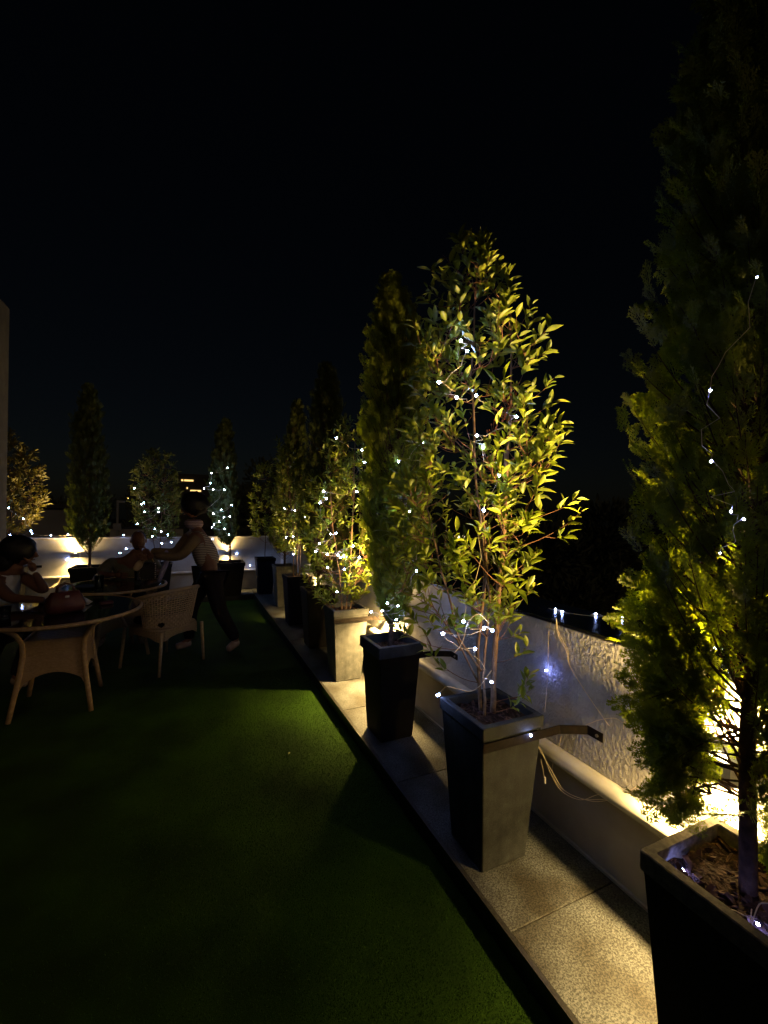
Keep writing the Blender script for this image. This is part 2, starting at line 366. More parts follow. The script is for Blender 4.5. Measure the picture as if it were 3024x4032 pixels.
def weave(name, c1, c2):
    m = bpy.data.materials.new(name); m.use_nodes = True; nt = m.node_tree; N = nt.nodes; L = nt.links
    p = N['Principled BSDF']; p.inputs['Roughness'].default_value = 0.6
    tc = N.new('ShaderNodeTexCoord')
    b = N.new('ShaderNodeTexBrick'); b.inputs['Scale'].default_value = 1; b.offset = .5
    b.inputs['Brick Width'].default_value = .016; b.inputs['Row Height'].default_value = .007; b.inputs['Mortar Size'].default_value = .0012
    b.inputs['Mortar Smooth'].default_value = 1.0
    b.inputs['Color1'].default_value = (*c1, 1); b.inputs['Color2'].default_value = (*c2, 1)
    b.inputs['Mortar'].default_value = tuple(x * .3 for x in c1) + (1,)
    sx = N.new('ShaderNodeSeparateXYZ'); cb = N.new('ShaderNodeCombineXYZ'); ad = N.new('ShaderNodeMath'); ad.operation = 'ADD'
    L.new(tc.outputs['Object'], sx.inputs[0]); L.new(sx.outputs[0], ad.inputs[0]); L.new(sx.outputs[1], ad.inputs[1])
    L.new(ad.outputs[0], cb.inputs[0]); L.new(sx.outputs[2], cb.inputs[1]); L.new(cb.outputs[0], b.inputs['Vector'])
    L.new(b.outputs['Color'], p.inputs['Base Color'])
    bn = N.new('ShaderNodeBump'); bn.inputs['Strength'].default_value = .8; bn.inputs['Distance'].default_value = .002; bn.invert = True
    L.new(b.outputs['Fac'], bn.inputs['Height']); L.new(bn.outputs[0], p.inputs['Normal'])
    return m
M['weave'] = weave('rattan_weave', (.40, .25, .11), (.54, .36, .18))
M['weave_chair'] = weave('rattan_weave_chair', (.34, .245, .14), (.46, .34, .20))

# ------------------------------------------------------------------ setting: ground, turf, kerb, tiles
T = 0.08
g = MB(); g.add([(-300, -300, -9), (300, -300, -9), (300, 400, -9), (-300, 400, -9)], [(0, 1, 2, 3)]); g.build('ground', M['city'], kind='structure')
d = MB(); d.box(-5, 1.95, -3, 8.55, -9, -0.01); d.build('roof_deck', M['bldg_dark'], kind='structure')
tf = MB(); tf.box(-5, 1.05, -3, 7.72, -0.01, 0.0); turf = tf.build('turf', M['turf'], kind='structure')
# short pile of the artificial turf where the lamps reach it
rng = np.random.default_rng(5)
n = 110000
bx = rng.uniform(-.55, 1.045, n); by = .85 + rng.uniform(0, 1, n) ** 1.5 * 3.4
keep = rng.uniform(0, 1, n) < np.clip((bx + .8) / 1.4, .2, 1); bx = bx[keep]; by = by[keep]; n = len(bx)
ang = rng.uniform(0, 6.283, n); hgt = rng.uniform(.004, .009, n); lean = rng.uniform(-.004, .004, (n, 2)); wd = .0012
V = np.zeros((n, 3, 3)); V[:, 0, 0] = bx - np.cos(ang) * wd; V[:, 0, 1] = by - np.sin(ang) * wd
V[:, 1, 0] = bx + np.cos(ang) * wd; V[:, 1, 1] = by + np.sin(ang) * wd
V[:, 2, 0] = bx + lean[:, 0]; V[:, 2, 1] = by + lean[:, 1]; V[:, 2, 2] = hgt
V[:, :2, 2] = .0
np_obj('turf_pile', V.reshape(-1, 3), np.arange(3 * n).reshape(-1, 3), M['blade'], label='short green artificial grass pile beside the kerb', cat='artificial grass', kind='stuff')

# dark kerb and the granite walk along the right wall and along the far wall
kb = MB(); kb.box(1.05, 1.068, -3, 7.74, -0.01, T + .004); kb.box(-5, 1.05, 7.722, 7.74, -0.01, T + .004)
kb.build('kerb', M['dark_stone'], kind='structure')
pv = MB(); pv.box(1.068, 1.612, -3, 8.30, -0.01, T - .012); pv.box(-5, 1.068, 7.74, 8.30, -0.01, T - .012)
pave = pv.build('pavement', M['dark_stone'], kind='structure')
tile_me = {}
def tile(x0, x1, y0, y1, name='tile'):
    k = (round(x1 - x0, 3), round(y1 - y0, 3))
    if k not in tile_me:
        a, b = k; tile_me[k] = MB().bbox(-a/2, a/2, -b/2, b/2, -.012, 0, .002).mesh('tile', M['granite'])
    o = link(bpy.data.objects.new(name, tile_me[k]), pave); o.location = ((x0+x1)/2, (y0+y1)/2, T)
gap = .005
y = 1.193 - 4 * .92
while y < 8.2:
    y1 = min(y + .92, 8.295)
    tile(1.07, 1.608, y + gap/2, y1 - gap/2); y += .92
x = 1.06
while x > -4.5:
    tile(x - .92 + gap/2, x - gap/2, 7.745, 8.29); x -= .92

# ------------------------------------------------------------------ right wall
Y0, Y1, XW = -3.0, 8.45, 1.61
rw = empty('parapet_wall', (XW, 3, T), label='long rough stucco parapet wall on the right behind the planters, black coping', cat='wall')
MB().box(.006, .16, Y0 - 3, Y1 - 3, .33, .965).build('upper_wall', M['stucco'], rw)
from mathutils import noise as mnoise
ny_, nz_ = 620, 120; ys = np.linspace(-.35, 3.6, ny_); zs = np.linspace(.40, .964, nz_)
def relief(y, z):
    w = mnoise.noise(Vector((y * 30, z * 24, 3.1))) * .35
    a = mnoise.noise(Vector((y * 84 + w * 2, z * 58 + w * 3, 0)))
    b = mnoise.noise(Vector((y * 128, z * 92, 7)))
    return -max(-.0012, min(.0045, (a + .1) * .0028 + b * .0022)) + .0005
RV = np.array([(relief(y, z), y - 3, z) for z in zs for y in ys]); ii = np.arange((ny_ - 1) * (nz_ - 1)); ii = ii + ii // (ny_ - 1)
np_obj('stucco_relief', RV, np.stack([ii, ii + ny_, ii + ny_ + 1, ii + 1], 1), M['stucco'], rw, False)
MB().box(0, .006, 3.6 - 3, Y1 - 3, .33, .965).build('far_render', M['stucco'], rw)
MB().box(.002, .16, Y0 - 3, Y1 - 3, -.08, .33).build('lower_wall', M['lower_wall'], rw)
MB().box(-.012, .0, Y0 - 3, Y1 - 3 - .16, -.001, .012).build('skirting', M['lower_wall'], rw)
MB().box(-.072, .0, Y0 - 3, Y1 - 3 - .16, .355, .385).build('ledge', M['pvc'], rw)  # strip added behind the pipe to stop lamp light leaking down the wall
MB().bbox(-.004, .34, Y0 - 3, Y1 - 3, .967, .985, .004).build('coping', M['coping'], rw)
pp = empty('drain_pipe', (1.540, 3, .482), label='white pipe running along the right stucco wall under the sconces', cat='pipe')
MB().tube([(0, Y0 - 3, 0), (0, 8.27 - 3, 0)], .036, 16).build('pipe', M['pvc'], pp, smooth=True)
cl = MB()
for k in range(10):
    yy = -2.4 + k * 1.1 - 3
    if k % 2 == 0: continue
clamp_me = None
for k in range(9):
    yy = -1.6 + k * 1.12
    c = MB().tube([(0, -.009, 0), (0, .009, 0)], .0385, 16).box(.036, .069, -.008, .008, -.004, .004)
    if clamp_me is None: clamp_me = c.mesh('pipe_clamp', M['iron'])
    if k in (1, 4, 7):
        o = link(bpy.data.objects.new('pipe_clamp', clamp_me), pp); o.location = (0, yy - 3, 0)
# far wall
fw = empty('far_wall', (-1.7, 8.30, T), label='white rendered parapet wall across the far end of the terrace', cat='wall')
MB().box(-3.4, 3.308, 0, .15, .33, .955).build('upper_wall', M['far_wall'], fw)
MB().box(-3.4, 3.308, .002, .15, -.08, .33).build('lower_wall', M['lower_wall'], fw)
MB().bbox(-3.4, 3.31, -.012, .16, .957, .975, .003).build('coping', M['pvc'], fw)
MB().bbox(-3.4, 3.27, -.07, .0, .335, .372, .012).build('ledge', M['pvc'], fw)

# ------------------------------------------------------------------ sconces
def area(parent, loc, rx, power, size, name, spread=180):
    l = bpy.data.lights.new(name, 'AREA'); l.shape = 'DISK'; l.size = size; l.energy = power; l.color = WARM
    l.spread = math.radians(spread)
    o = bpy.data.objects.new(name, l); link(o, parent); o.location = loc; o.rotation_euler = (rx, 0, 0)
def spot(parent, loc, rot, power, size, name, blend=.5):
    l = bpy.data.lights.new(name, 'SPOT'); l.energy = power; l.color = (1.0, .60, .20); l.spot_size = math.radians(size); l.spot_blend = blend; l.shadow_soft_size = .015
    o = bpy.data.objects.new(name, l); link(o, parent); o.location = loc; o.rotation_euler = rot
sconce_meshes = None
def sconce(loc, rz, label, power=1.0, down=1.0, wide=1.0, up=1.0, spr=122):
    """box open at top and bottom fixed to a wall; local +Y points out of the wall"""
    global sconce_meshes
    s = empty('wall_sconce', loc, rz, label=label, cat='wall lamp', group='up-and-down lamps on the parapet walls')
    w, dp, h, t = .06, .130, .036, .003
    if sconce_meshes is None:
        b = MB(); b.box(-w, w, 0, t, -h, h); b.box(-w, w, dp - t, dp, -h, h); b.box(-w, -w + t, t, dp - t, -h, h); b.box(w - t, w, t, dp - t, -h, h)
        b.box(-w + t, w - t, t, dp - t, -.004, .004)
        sconce_meshes = (b.mesh('housing', M['sconce']), MB().lathe([(.020, 0), (.026, .004), (.024, .016), (.012, .024)], n=16).mesh('lamp_lens', M['lens'], True))
    link(bpy.data.objects.new('housing', sconce_meshes[0]), s)
    for sg in (1, -1):
        o = link(bpy.data.objects.new('lamp_lens', sconce_meshes[1]), s); o.location = (0, .078, sg * .012); o.rotation_euler = (0 if sg > 0 else math.pi, 0, 0)
    P = LAMP_W * power
    area(s, (0, .078, .040), math.pi, P * wide * up * .62, .045, 'lamp_light')
    area(s, (0, .078, .041), math.pi, P * wide * up * .75, .04, 'lamp_light', 125)
    area(s, (0, .078, -.040), 0, P * (.4 + .6 * down) * wide * .36, .045, 'lamp_light')
    area(s, (0, .078, -.041), 0, P * down * wide * .85, .04, 'lamp_light', spr)
    spot(s, (0, .080, .041), (math.pi + .06, 0, 0), P * up * .7, 56, 'lamp_light', .6)
    spot(s, (0, .080, -.041), (-.06, 0, 0), P * .45 * down, 56, 'lamp_light', .6)
sconce((1.61, .79, .80), math.pi / 2, 'wall lamp glowing through the nearest cypress at the right edge, its box in view', 1.1, .58, .92, 1.7, 104)
sconce((1.61, 3.33, .79), math.pi / 2, 'wall lamp on the right stucco wall behind the black planter in mid row', 1.05, 1.4, 1.0, 1.05)
sconce((1.61, 5.72, .79), math.pi / 2, 'wall lamp on the right stucco wall near the far end of the planter row', .45)
sconce((-1.635, 8.30, .78), math.pi, 'left wall lamp on the white far wall, bright hourglass of light beside the cypress', .8, 1.0, .5, 1.7)
sconce((.633, 8.30, .765), math.pi, 'right wall lamp on the white far wall beside the fairy-lit cypress', .3, 1.0, .6)

# ------------------------------------------------------------------ planters
def sq(c, z): return [Vector((-c, -c, z)), Vector((c, -c, z)), Vector((c, c, z)), Vector((-c, c, z))]
def chamf(c, z, b=.004): return [Vector(p) for p in ((-c+b,-c,z),(c-b,-c,z),(c,-c+b,z),(c,c-b,z),(c-b,c,z),(-c+b,c,z),(-c,c-b,z),(-c,-c+b,z))]
pl_cache = {}
def planter(x, y, label, m, rim_m, rz=0.0, wtop=.325, wbot=.232, h=.63, rim_h=.052, step=.007, group='tapered square planters in a row along the walls'):
    p = empty('planter', (x, y, T), rz, label=label, cat='planter', group=group)
    key = (m.name, rim_m.name, wtop, wbot, h, rim_h)
    if key not in pl_cache:
        a, b = wtop / 2, wbot / 2; r0 = h - rim_h; ab = a - step
        body = MB().rings([chamf(b - .004, 0), chamf(b, .008), chamf(b, .022), chamf(b + .001, .024), chamf(ab, r0)], cap0=True, cap1=True)
        t = .027
        rim = MB().rings([chamf(a - .003, r0 + .0005), chamf(a, r0 + .004), chamf(a, h - .003), chamf(a - .003, h), chamf(a - t, h), chamf(a - t - .002, h - .004), chamf(a - t - .002, r0 + .001)], cap0=False, cap1=False)
        ns = 9; ss = a - t - .003; so = MB(); rr = random.Random(3)
        vs = [Vector((-ss + 2*ss*i/(ns-1), -ss + 2*ss*j/(ns-1), r0 + .006 + rr.uniform(0, .018))) for j in range(ns) for i in range(ns)]
        so.add(vs, [(j*ns+i, j*ns+i+1, (j+1)*ns+i+1, (j+1)*ns+i) for j in range(ns-1) for i in range(ns-1)])
        pl_cache[key] = [body.mesh('body', m), rim.mesh('rim', rim_m), so.mesh('soil', M['soil'], True)]
    for nm, me in zip(('body', 'rim', 'soil'), pl_cache[key]): link(bpy.data.objects.new(nm, me), p)
    return p
def mulch(p, half, z, n, seed):
    r = random.Random(seed); b = MB()
    for k in range(n):
        Mx = Matrix.Translation((r.uniform(-half, half), r.uniform(-half, half), z + r.uniform(0, .012))) @ Euler((r.uniform(-.6, .6), r.uniform(-.6, .6), r.uniform(0, 6.3))).to_matrix().to_4x4()
        l, w = r.uniform(.008, .022), r.uniform(.003, .007); b.box(-l, l, -w, w, 0, r.uniform(.002, .004), Mx)
    b.build('bark_mulch', M['mulch'], p, kind='stuff')

PL = [ # x, y, material, rim, label
 (1.243, .572, 'planter_black', 'rim', 'nearest black planter, cut off by the lower right corner'),
 (1.246, 1.553, 'planter_dark', 'planter_dark', 'charcoal planter holding the tall bright leafy shrub in the centre foreground'),
 (1.26, 2.625, 'planter_black', 'planter_dark', 'black planter in full shade, between the charcoal planter and the pale stone one'),
 (1.30, 3.665, 'planter_grey', 'planter_grey', 'pale stone planter with its front brightly lit and a stained rim'),
 (1.31, 4.62, 'planter_black', 'planter_black', 'unlit dark planter hidden in shadow right behind the pale stone planter'),
 (1.305, 5.62, 'planter_navy', 'planter_navy', 'narrow navy planter with orange stems, further down the row'),
 (1.36, 6.70, 'planter_grey', 'planter_grey', 'dim beige planter behind the navy one near the end of the row'),
 (1.24, 7.80, 'planter_navy', 'planter_black', 'last dark planter in the far right corner of the terrace')]
PO = []
for i, (x, y, m, r, lb) in enumerate(PL):
    kw = {}
    if i == 2: kw = dict(rim_h=.075, step=.016)
    PO.append(planter(x, y, lb, M[m], M[r], random.Random(i).uniform(-.02, .02) if i not in (0, 1) else 0, **kw))
for i in (0, 1, 2, 3): mulch(PO[i], .12, .585 if i != 2 else .565, 190, i)
FP = [(-2.42, 7.93, 'beside the column'), (-1.37, 7.82, 'x'), (-.42, 7.95, 'x'), (.66, 7.86, 'x')]
fl = ['dark wide planter of the leftmost far shrub, hidden behind the woman', 'dark wide planter in front of the bright far wall, next to the left lamp',
      'dark planter behind the seated man, foot of the fairy-lit far shrub', 'dark planter behind the standing figure, foot of the fairy-lit far cypress']
for (x, y, _), lb in zip(FP, fl):
    wide = .46 if x != -.42 else .36
    planter(x, y, lb, M['planter_black'], M['planter_black'], 0, wide, wide * .72, .57, .06, .012, group='planters along the far wall')

# iron brackets tying planters to the wall
def bracket(px, py, label, wall='x', half=.163, z=.60, wy=0.0):
    b = empty('wall_bracket', (px, py, T), label=label, cat='bracket', group='iron brackets between planters and walls')
    zc = z; hh = .019; h = half + .0015
    band = MB()
    if wall == 'x':
        yb = -h - .0035
        band.box(-h + .003, h + .002, yb, yb + .004, zc - hh, zc + hh); band.build('front_band', M['iron'], b)
        arm = MB(); xe = XW - px
        arm.box(h + .002, xe - .115, yb, yb + .004, zc - hh, zc + hh)
        # bent part that meets the wall
        a = Vector((xe - .115, yb + .002, zc)); c = Vector((xe - .004, yb - .050, zc)); dd = (c - a).normalized(); nn = Vector((-dd.y, dd.x, 0)) * .002
        arm.rings([[p + nn + Vector((0, 0, -hh)), p - nn + Vector((0, 0, -hh)), p - nn + Vector((0, 0, hh)), p + nn + Vector((0, 0, hh))] for p in (a, c)])
        arm.build('arm', M['iron'], b)
        MB().box(xe - .006, xe - .001, yb - .125, yb - .048, zc - hh, zc + hh).build('wall_plate', M['iron'], b)
        MB().tube([(xe - .012, yb - .10, zc), (xe - .006, yb - .10, zc)], .0065, 8).build('screw', M['screw'], b)
    else:
        xb = h + .004
        MB().box(-xb, xb, -h - .006, -h - .002, zc - hh, zc + hh).build('front_band', M['iron'], b)
        ye = 8.30 - py
        MB().box(xb, xb + .004, -h, ye - .004, zc - hh, zc + hh).build('arm', M['iron'], b)
        MB().box(xb + .004, xb + .12, ye - .008, ye - .003, zc - hh, zc + hh).build('wall_plate', M['iron'], b)
    return b
bracket(1.246, 1.553, 'black iron bracket tying the charcoal centre planter to the stucco wall', z=.553)
bracket(1.26, 2.625, 'iron bracket tying the shaded black mid-row planter to the wall', z=.55, half=.155)
bracket(1.30, 3.665, 'rusty iron bracket around the pale stone planter', z=.545)
for (x, y, _), lb in zip(FP[:2], ('small iron bracket on the far wall left of the left lamp', 'iron bracket on the far wall beside the wide dark planter of the far cypress')):
    bracket(x, y, lb, 'y', half=.215, z=.53)

# ------------------------------------------------------------------ foliage templates
def leaf_tpl(L=1.0, W=.34, droop=.25, fold=.22, curl=0.0):
    xs = [0, .12, .3, .5, .7, .86, 1.0]; ws = [.02, .22, .46, .5, .38, .2, .0]
    V = []
    for x, w in zip(xs, ws):
        z = -droop * x * x; yy = curl * x * x
        V += [(x*L, yy - w*W, z + fold*w*W*2), (x*L, yy, z), (x*L, yy + w*W, z + fold*w*W*2)]
    F = []
    for i in range(6):
        a = i * 3
        for k in (0, 1):
            F += [(a+k, a+k+3, a+k+4), (a+k, a+k+4, a+k+1)]
    return np.array(V, float), np.array(F)
LEAF = [leaf_tpl(W=.35, droop=.22), leaf_tpl(W=.40, droop=.03, curl=.14, fold=.3), leaf_tpl(W=.30, droop=.42, curl=-.18), leaf_tpl(W=.38, droop=-.15, fold=.42)]

def spray_tpl(seed, pairs=7, tips=3, w=.028):
    """flat scaly fan of a cypress: stem, side branchlets, tips, all thin triangles"""
    r = random.Random(seed); V = []; F = []
    def tri(p, d, l, ww, zb):
        p = Vector(p); d = Vector(d).normalized(); s = Vector((-d.y, d.x, 0)) * ww; n = len(V)
        e = p + d * l; m = p + d * l * .55; z = Vector((0, 0, zb))
        V.extend([tuple(p), tuple(m + s + z), tuple(e + z*2), tuple(m - s + z)])
        F.extend([(n, n+2, n+1), (n, n+3, n+2)])
    tri((0, 0, 0), (1, 0, 0), 1.0, w * .6, 0)
    for i in range(pairs):
        x = .1 + .8 * i / (pairs - 1); ln = (.50 * math.sin(math.pi * (x * .75 + .18))) * r.uniform(.75, 1.15)
        for sgn in (1, -1):
            a = math.radians(r.uniform(38, 55)) * sgn; dd = Vector((math.cos(a), math.sin(a), r.uniform(-.15, .15)))
            tri((x, 0, 0), dd, ln, w, r.uniform(-.01, .01))
            for k in range(tips):
                t = (k + .7) / (tips + .6)
                for s2 in (1, -1):
                    a2 = a + s2 * math.radians(r.uniform(30, 50)); q = Vector((x, 0, 0)) + dd * ln * t
                    tri(q, (math.cos(a2), math.sin(a2), r.uniform(-.3, .3)), ln * .42 * (1 - t * .5), w * .8, r.uniform(-.015, .015))
    return np.array(V, float), np.array(F)
SPRAY_FINE = [spray_tpl(s, 7, 3, .031) for s in range(5)]
SPRAY_MID = [spray_tpl(s + 9, 5, 2, .038) for s in range(4)]
SPRAY_LOW = [spray_tpl(s + 20, 5, 1, .05) for s in range(4)]

def frame(dirv, roll, scale, loc, flat=None):
    x = Vector(dirv).normalized(); up = Vector((0, 0, 1)) if flat is None else Vector(flat)
    y = up.cross(x)
    if y.length < 1e-3: y = Vector((1, 0, 0)).cross(x)
    y.normalize(); z = x.cross(y)
    c, s = math.cos(roll), math.sin(roll)
    y2 = y * c + z * s; z2 = z * c - y * s
    m = Matrix(((x.x, y2.x, z2.x, 0), (x.y, y2.y, z2.y, 0), (x.z, y2.z, z2.z, 0), (0, 0, 0, 1)))
    m = Matrix.Translation(loc) @ m @ Matrix.Diagonal((scale, scale, scale, 1))
    return m

def prof_at(P, z):
    if z >= P[0][0]: return P[0][1], P[0][2]
    for (za, la, ra), (zb, lb, rb) in zip(P, P[1:]):
        if zb <= z <= za:
            t = (za - z) / (za - zb + 1e-9); return la + (lb - la) * t, ra + (rb - ra) * t
    return P[-1][1], P[-1][2]

def axes(x, y):
    n = Vector((x, y, 0)).normalized(); return Vector((n.y, -n.x, 0)), n   # across, away

leaf_mesh_cache = {}
def leaf_meshes(m):
    if m.name not in leaf_mesh_cache:
        leaf_mesh_cache[m.name] = [np_mesh('leaf', V, F, m, True) for V, F in LEAF]
    return leaf_mesh_cache[m.name]

def shrub(x, y, P, stems, ncl, leaf_len, n_obj, seed, label, m_obj, m_mass, m_bark, per=(5, 9), zb=None, group='potted broad-leaved shrubs', extra=(), twig_r=.0017, stake=None, berries=()):
    r = random.Random(seed); A, D = axes(x, y); base = Vector((x, y, T + .58))
    t = empty('leafy_shrub', base, label=label, cat='shrub', group=group)
    tr = MB(); paths = []
    for st in stems:                                        # list of (across, away, z, radius)
        pts = [A * a + D * d + Vector((0, 0, z)) - Vector((0, 0, base.z)) for a, d, z, q in st]
        fine = []; rads = []
        for i in range(len(pts) - 1):
            for k in range(4):
                u = k / 4; p = pts[i].lerp(pts[i+1], u) + Vector((r.uniform(-1, 1), r.uniform(-1, 1), 0)) * .004
                fine.append(p); rads.append(st[i][3] + (st[i+1][3] - st[i][3]) * u)
        fine.append(pts[-1]); rads.append(st[-1][3]); tr.tube(fine, rads, 7); paths += fine
    tr.build('trunk', m_bark, t, smooth=True)
    if stake: MB().tube([A * a + D * d + Vector((0, 0, z - base.z)) for a, d, z in stake], .008, 8).build('stake', M['bark_pale'], t)
    br = MB(); mats = []
    ztop, zbot = P[0][0], P[-1][0]
    cl = []
    areas = [(P[i][0] - P[i+1][0]) * ((P[i][2] - P[i][1]) + (P[i+1][2] - P[i+1][1])) / 2 for i in range(len(P) - 1)]
    while len(cl) < ncl:
        i = r.choices(range(len(areas)), areas)[0]; z = r.uniform(P[i+1][0], P[i][0]); l, rr = prof_at(P, z)
        c, hw = (l + rr) / 2, (rr - l) / 2; u = r.uniform(-1, 1); v = r.uniform(-1, 1)
        q = math.hypot(u, v)
        if q > 1 or (q < .62 and r.random() < .8): continue
        cl.append((A * (c + u * hw) + D * (v * hw * .85) + Vector((0, 0, z - base.z)), q))
    for e in extra: cl.append((A * e[0] + D * e[1] + Vector((0, 0, e[2] - base.z)), 1.0))
    for tip, q in cl:
        best = min(paths, key=lambda p: (p - tip).length + (1.5 * max(0, p.z - tip.z + .06)))
        out = tip - best; L = out.length
        mid = best.lerp(tip, .5) + Vector((r.uniform(-.03, .03), r.uniform(-.03, .03), -.12 * L + r.uniform(-.02, .02)))
        pts = []
        for k in range(7):
            s = k / 6; pts.append(best * (1-s)**2 + mid * 2*s*(1-s) + tip * s*s)
        br.tube(pts, [max(.0012, twig_r * (1 + 1.6 * L * (1 - k / 6))) * (1.15 - .6 * k / 6) for k in range(7)], 4, caps=False)
        if r.random() < .5: paths.append(pts[3])
        nl = r.randint(*per); dirt = (pts[-1] - pts[-3]).normalized()
        hd = Vector((tip.x, tip.y, 0)); hd = hd.normalized() if hd.length > .02 else Vector((1, 0, 0))
        ax = (dirt * .6 + hd * .35 + Vector((0, 0, .55))).normalized()
        tw_end = tip + ax * leaf_len * r.uniform(.6, 1.3)
        br.tube([tip, tw_end], [twig_r * .6, twig_r * .3], 3, caps=False)
        a0 = r.uniform(0, 6.28)
        for k in range(nl):
            s = (k + .3) / nl
            p = pts[-2].lerp(tip, min(1, s * 2)) if s < .5 else tip.lerp(tw_end, (s - .5) * 2)
            a = a0 + k * 2.4 + r.uniform(-.3, .3)
            o1 = ax.orthogonal().normalized(); o2 = ax.cross(o1)
            dd = (o1 * math.cos(a) + o2 * math.sin(a)) * r.uniform(.6, 1.0) + ax * r.uniform(.35, 1.0) + Vector((0, 0, .15))
            mats.append(frame(dd, r.uniform(-.7, .7), leaf_len * r.choice((.55, .8, .95, 1.05, 1.2)) * r.uniform(.85, 1.15), p + dd.normalized() * .004))
    br.build('branches', M['twig'], t)
    r.shuffle(mats)
    cam_l = Vector((0, 0, EYE)) - base
    if n_obj:
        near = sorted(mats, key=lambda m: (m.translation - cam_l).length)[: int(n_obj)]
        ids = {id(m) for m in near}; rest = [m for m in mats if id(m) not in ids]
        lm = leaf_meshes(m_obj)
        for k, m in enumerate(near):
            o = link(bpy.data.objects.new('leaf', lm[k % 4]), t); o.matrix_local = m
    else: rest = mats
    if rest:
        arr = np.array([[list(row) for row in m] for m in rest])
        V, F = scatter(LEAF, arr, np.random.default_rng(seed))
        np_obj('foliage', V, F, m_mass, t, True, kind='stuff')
    for (a, d, z, n) in berries:
        b = MB(); c = A * a + D * d + Vector((0, 0, z - base.z))
        for k in range(n):
            q = c + Vector((r.gauss(0, .018), r.gauss(0, .018), r.gauss(0, .022))); b.ball(q, r.uniform(.003, .006), 5, 4, (1, .6, 1.4))
            b.tube([c - Vector((0, 0, .03)), q], .0007, 3, False)
        b.build('dried_seed_cluster', M['orange'], t)
    return t

def conifer(x, y, P, seed, label, m, variants, nlimb, per_limb, size, trunk_r=.016, zc=None, group='potted columnar cypresses', bark='bark', lean=0.0, limb_r=.003, droop_z=None, base_z=None, upright=.8, skip=None, clumps=()):
    r = random.Random(seed); A, D = axes(x, y); base = Vector((x, y, T + .58 if base_z is None else base_z))
    t = empty('cypress_tree', base, label=label, cat='cypress', group=group)
    ztop = P[0][0]; zbot = P[-1][0]
    def axis(z): return A * (sum(prof_at(P, z)) / 2 * max(0, min(1, (z - base.z) / (ztop - base.z))) * .8)
    tp = []; n = 14
    for k in range(n + 1):
        z = base.z + (ztop - .08 - base.z) * k / n
        tp.append(axis(z) + Vector((r.uniform(-.004, .004), r.uniform(-.004, .004), z - base.z)))
    MB().tube([tp[0] - Vector((0, 0, .03))] + tp, [trunk_r * 1.2] + [trunk_r * (1 - .85 * k / n) for k in range(n + 1)], 9).build('trunk', M[bark], t, smooth=True)
    lb = MB(); mats = []
    for k in range(nlimb):
        s = ((k + r.random()) / nlimb) ** .92
        z = zbot + (ztop - zbot) * s
        l, rr = prof_at(P, z); c, hw = (l + rr) / 2, max(.03, (rr - l) / 2)
        a = r.uniform(0, 2 * math.pi); rad = r.uniform(.78, 1.08)
        if r.random() < .25: rad *= r.uniform(.5, .9)
        tip = A * (c + math.cos(a) * hw * rad) + D * (math.sin(a) * hw * rad * .95) + Vector((0, 0, z - base.z))
        if skip and skip(z, c + math.cos(a) * hw * rad, math.sin(a), r): continue
        rise = hw * r.uniform(.7, 1.4)
        if droop_z and z < droop_z: rise *= r.uniform(-.5, .5)
        z0 = max(base.z + .12, z - rise); root = axis(z0) + Vector((0, 0, z0 - base.z))
        mid = root.lerp(tip, .6) - Vector((0, 0, rise * .25))
        pts = [root * (1-u)**2 + mid * 2*u*(1-u) + tip * u*u for u in [i / 6 for i in range(7)]]
        lb.tube(pts, [limb_r * (1.25 - i / 6) for i in range(7)], 4, False)
        outd = (tip - root).normalized()
        for i in range(per_limb):
            u = 1 - (i / per_limb) ** 1.2 * .75; p = root * (1-u)**2 + mid * 2*u*(1-u) + tip * u*u
            side = Vector((r.uniform(-1, 1), r.uniform(-1, 1), r.uniform(-.2, 1.0)))
            dd = outd * (1.05 - .65 * upright) + side * .6 + Vector((0, 0, upright))
            mats.append(frame(dd, r.uniform(-1.3, 1.3), size * r.uniform(.65, 1.2), p))
    for ca, cd, cz, ra, rd, rz_, nn in clumps:
        cc = A * ca + D * cd + Vector((0, 0, cz - base.z)); root = Vector((axis(cz).x * .2, axis(cz).y * .2, max(.1, cz - base.z + .02)))
        lb.tube([root, root.lerp(cc, .5) + Vector((0, 0, .03)), cc], [limb_r * 1.6, limb_r * 1.2, limb_r * .6], 5, False)
        for k in range(nn):
            v = Vector([max(-1.15, min(1.15, r.gauss(0, .55))) for _ in range(3)])
            p = cc + A * v.x * ra + D * v.y * rd + Vector((0, 0, v.z * rz_)); dd = (p - root).normalized() * .7 + Vector((r.uniform(-.6, .6), r.uniform(-.6, .6), r.uniform(-.4, .6)))
            mats.append(frame(dd, r.uniform(-1.3, 1.3), size * r.uniform(.6, 1.05), p))
            if k % 9 == 0: lb.tube([root.lerp(cc, .6), p], [limb_r * .7, limb_r * .4], 3, False)
    # fill the leader
    for k in range(int(nlimb * .05) + 6):
        z = ztop - r.uniform(0, .25) ; mats.append(frame(Vector((r.uniform(-.4, .4), r.uniform(-.4, .4), 1)), r.uniform(0, 3), size * r.uniform(.6, 1), axis(z) + Vector((0, 0, z - .06 - base.z))))
    lb.build('limbs', M[bark], t)
    arr = np.array([[list(row) for row in mm] for mm in mats])
    V, F = scatter(variants, arr, np.random.default_rng(seed))
    np_obj('crown', V, F, m, t)
    return t

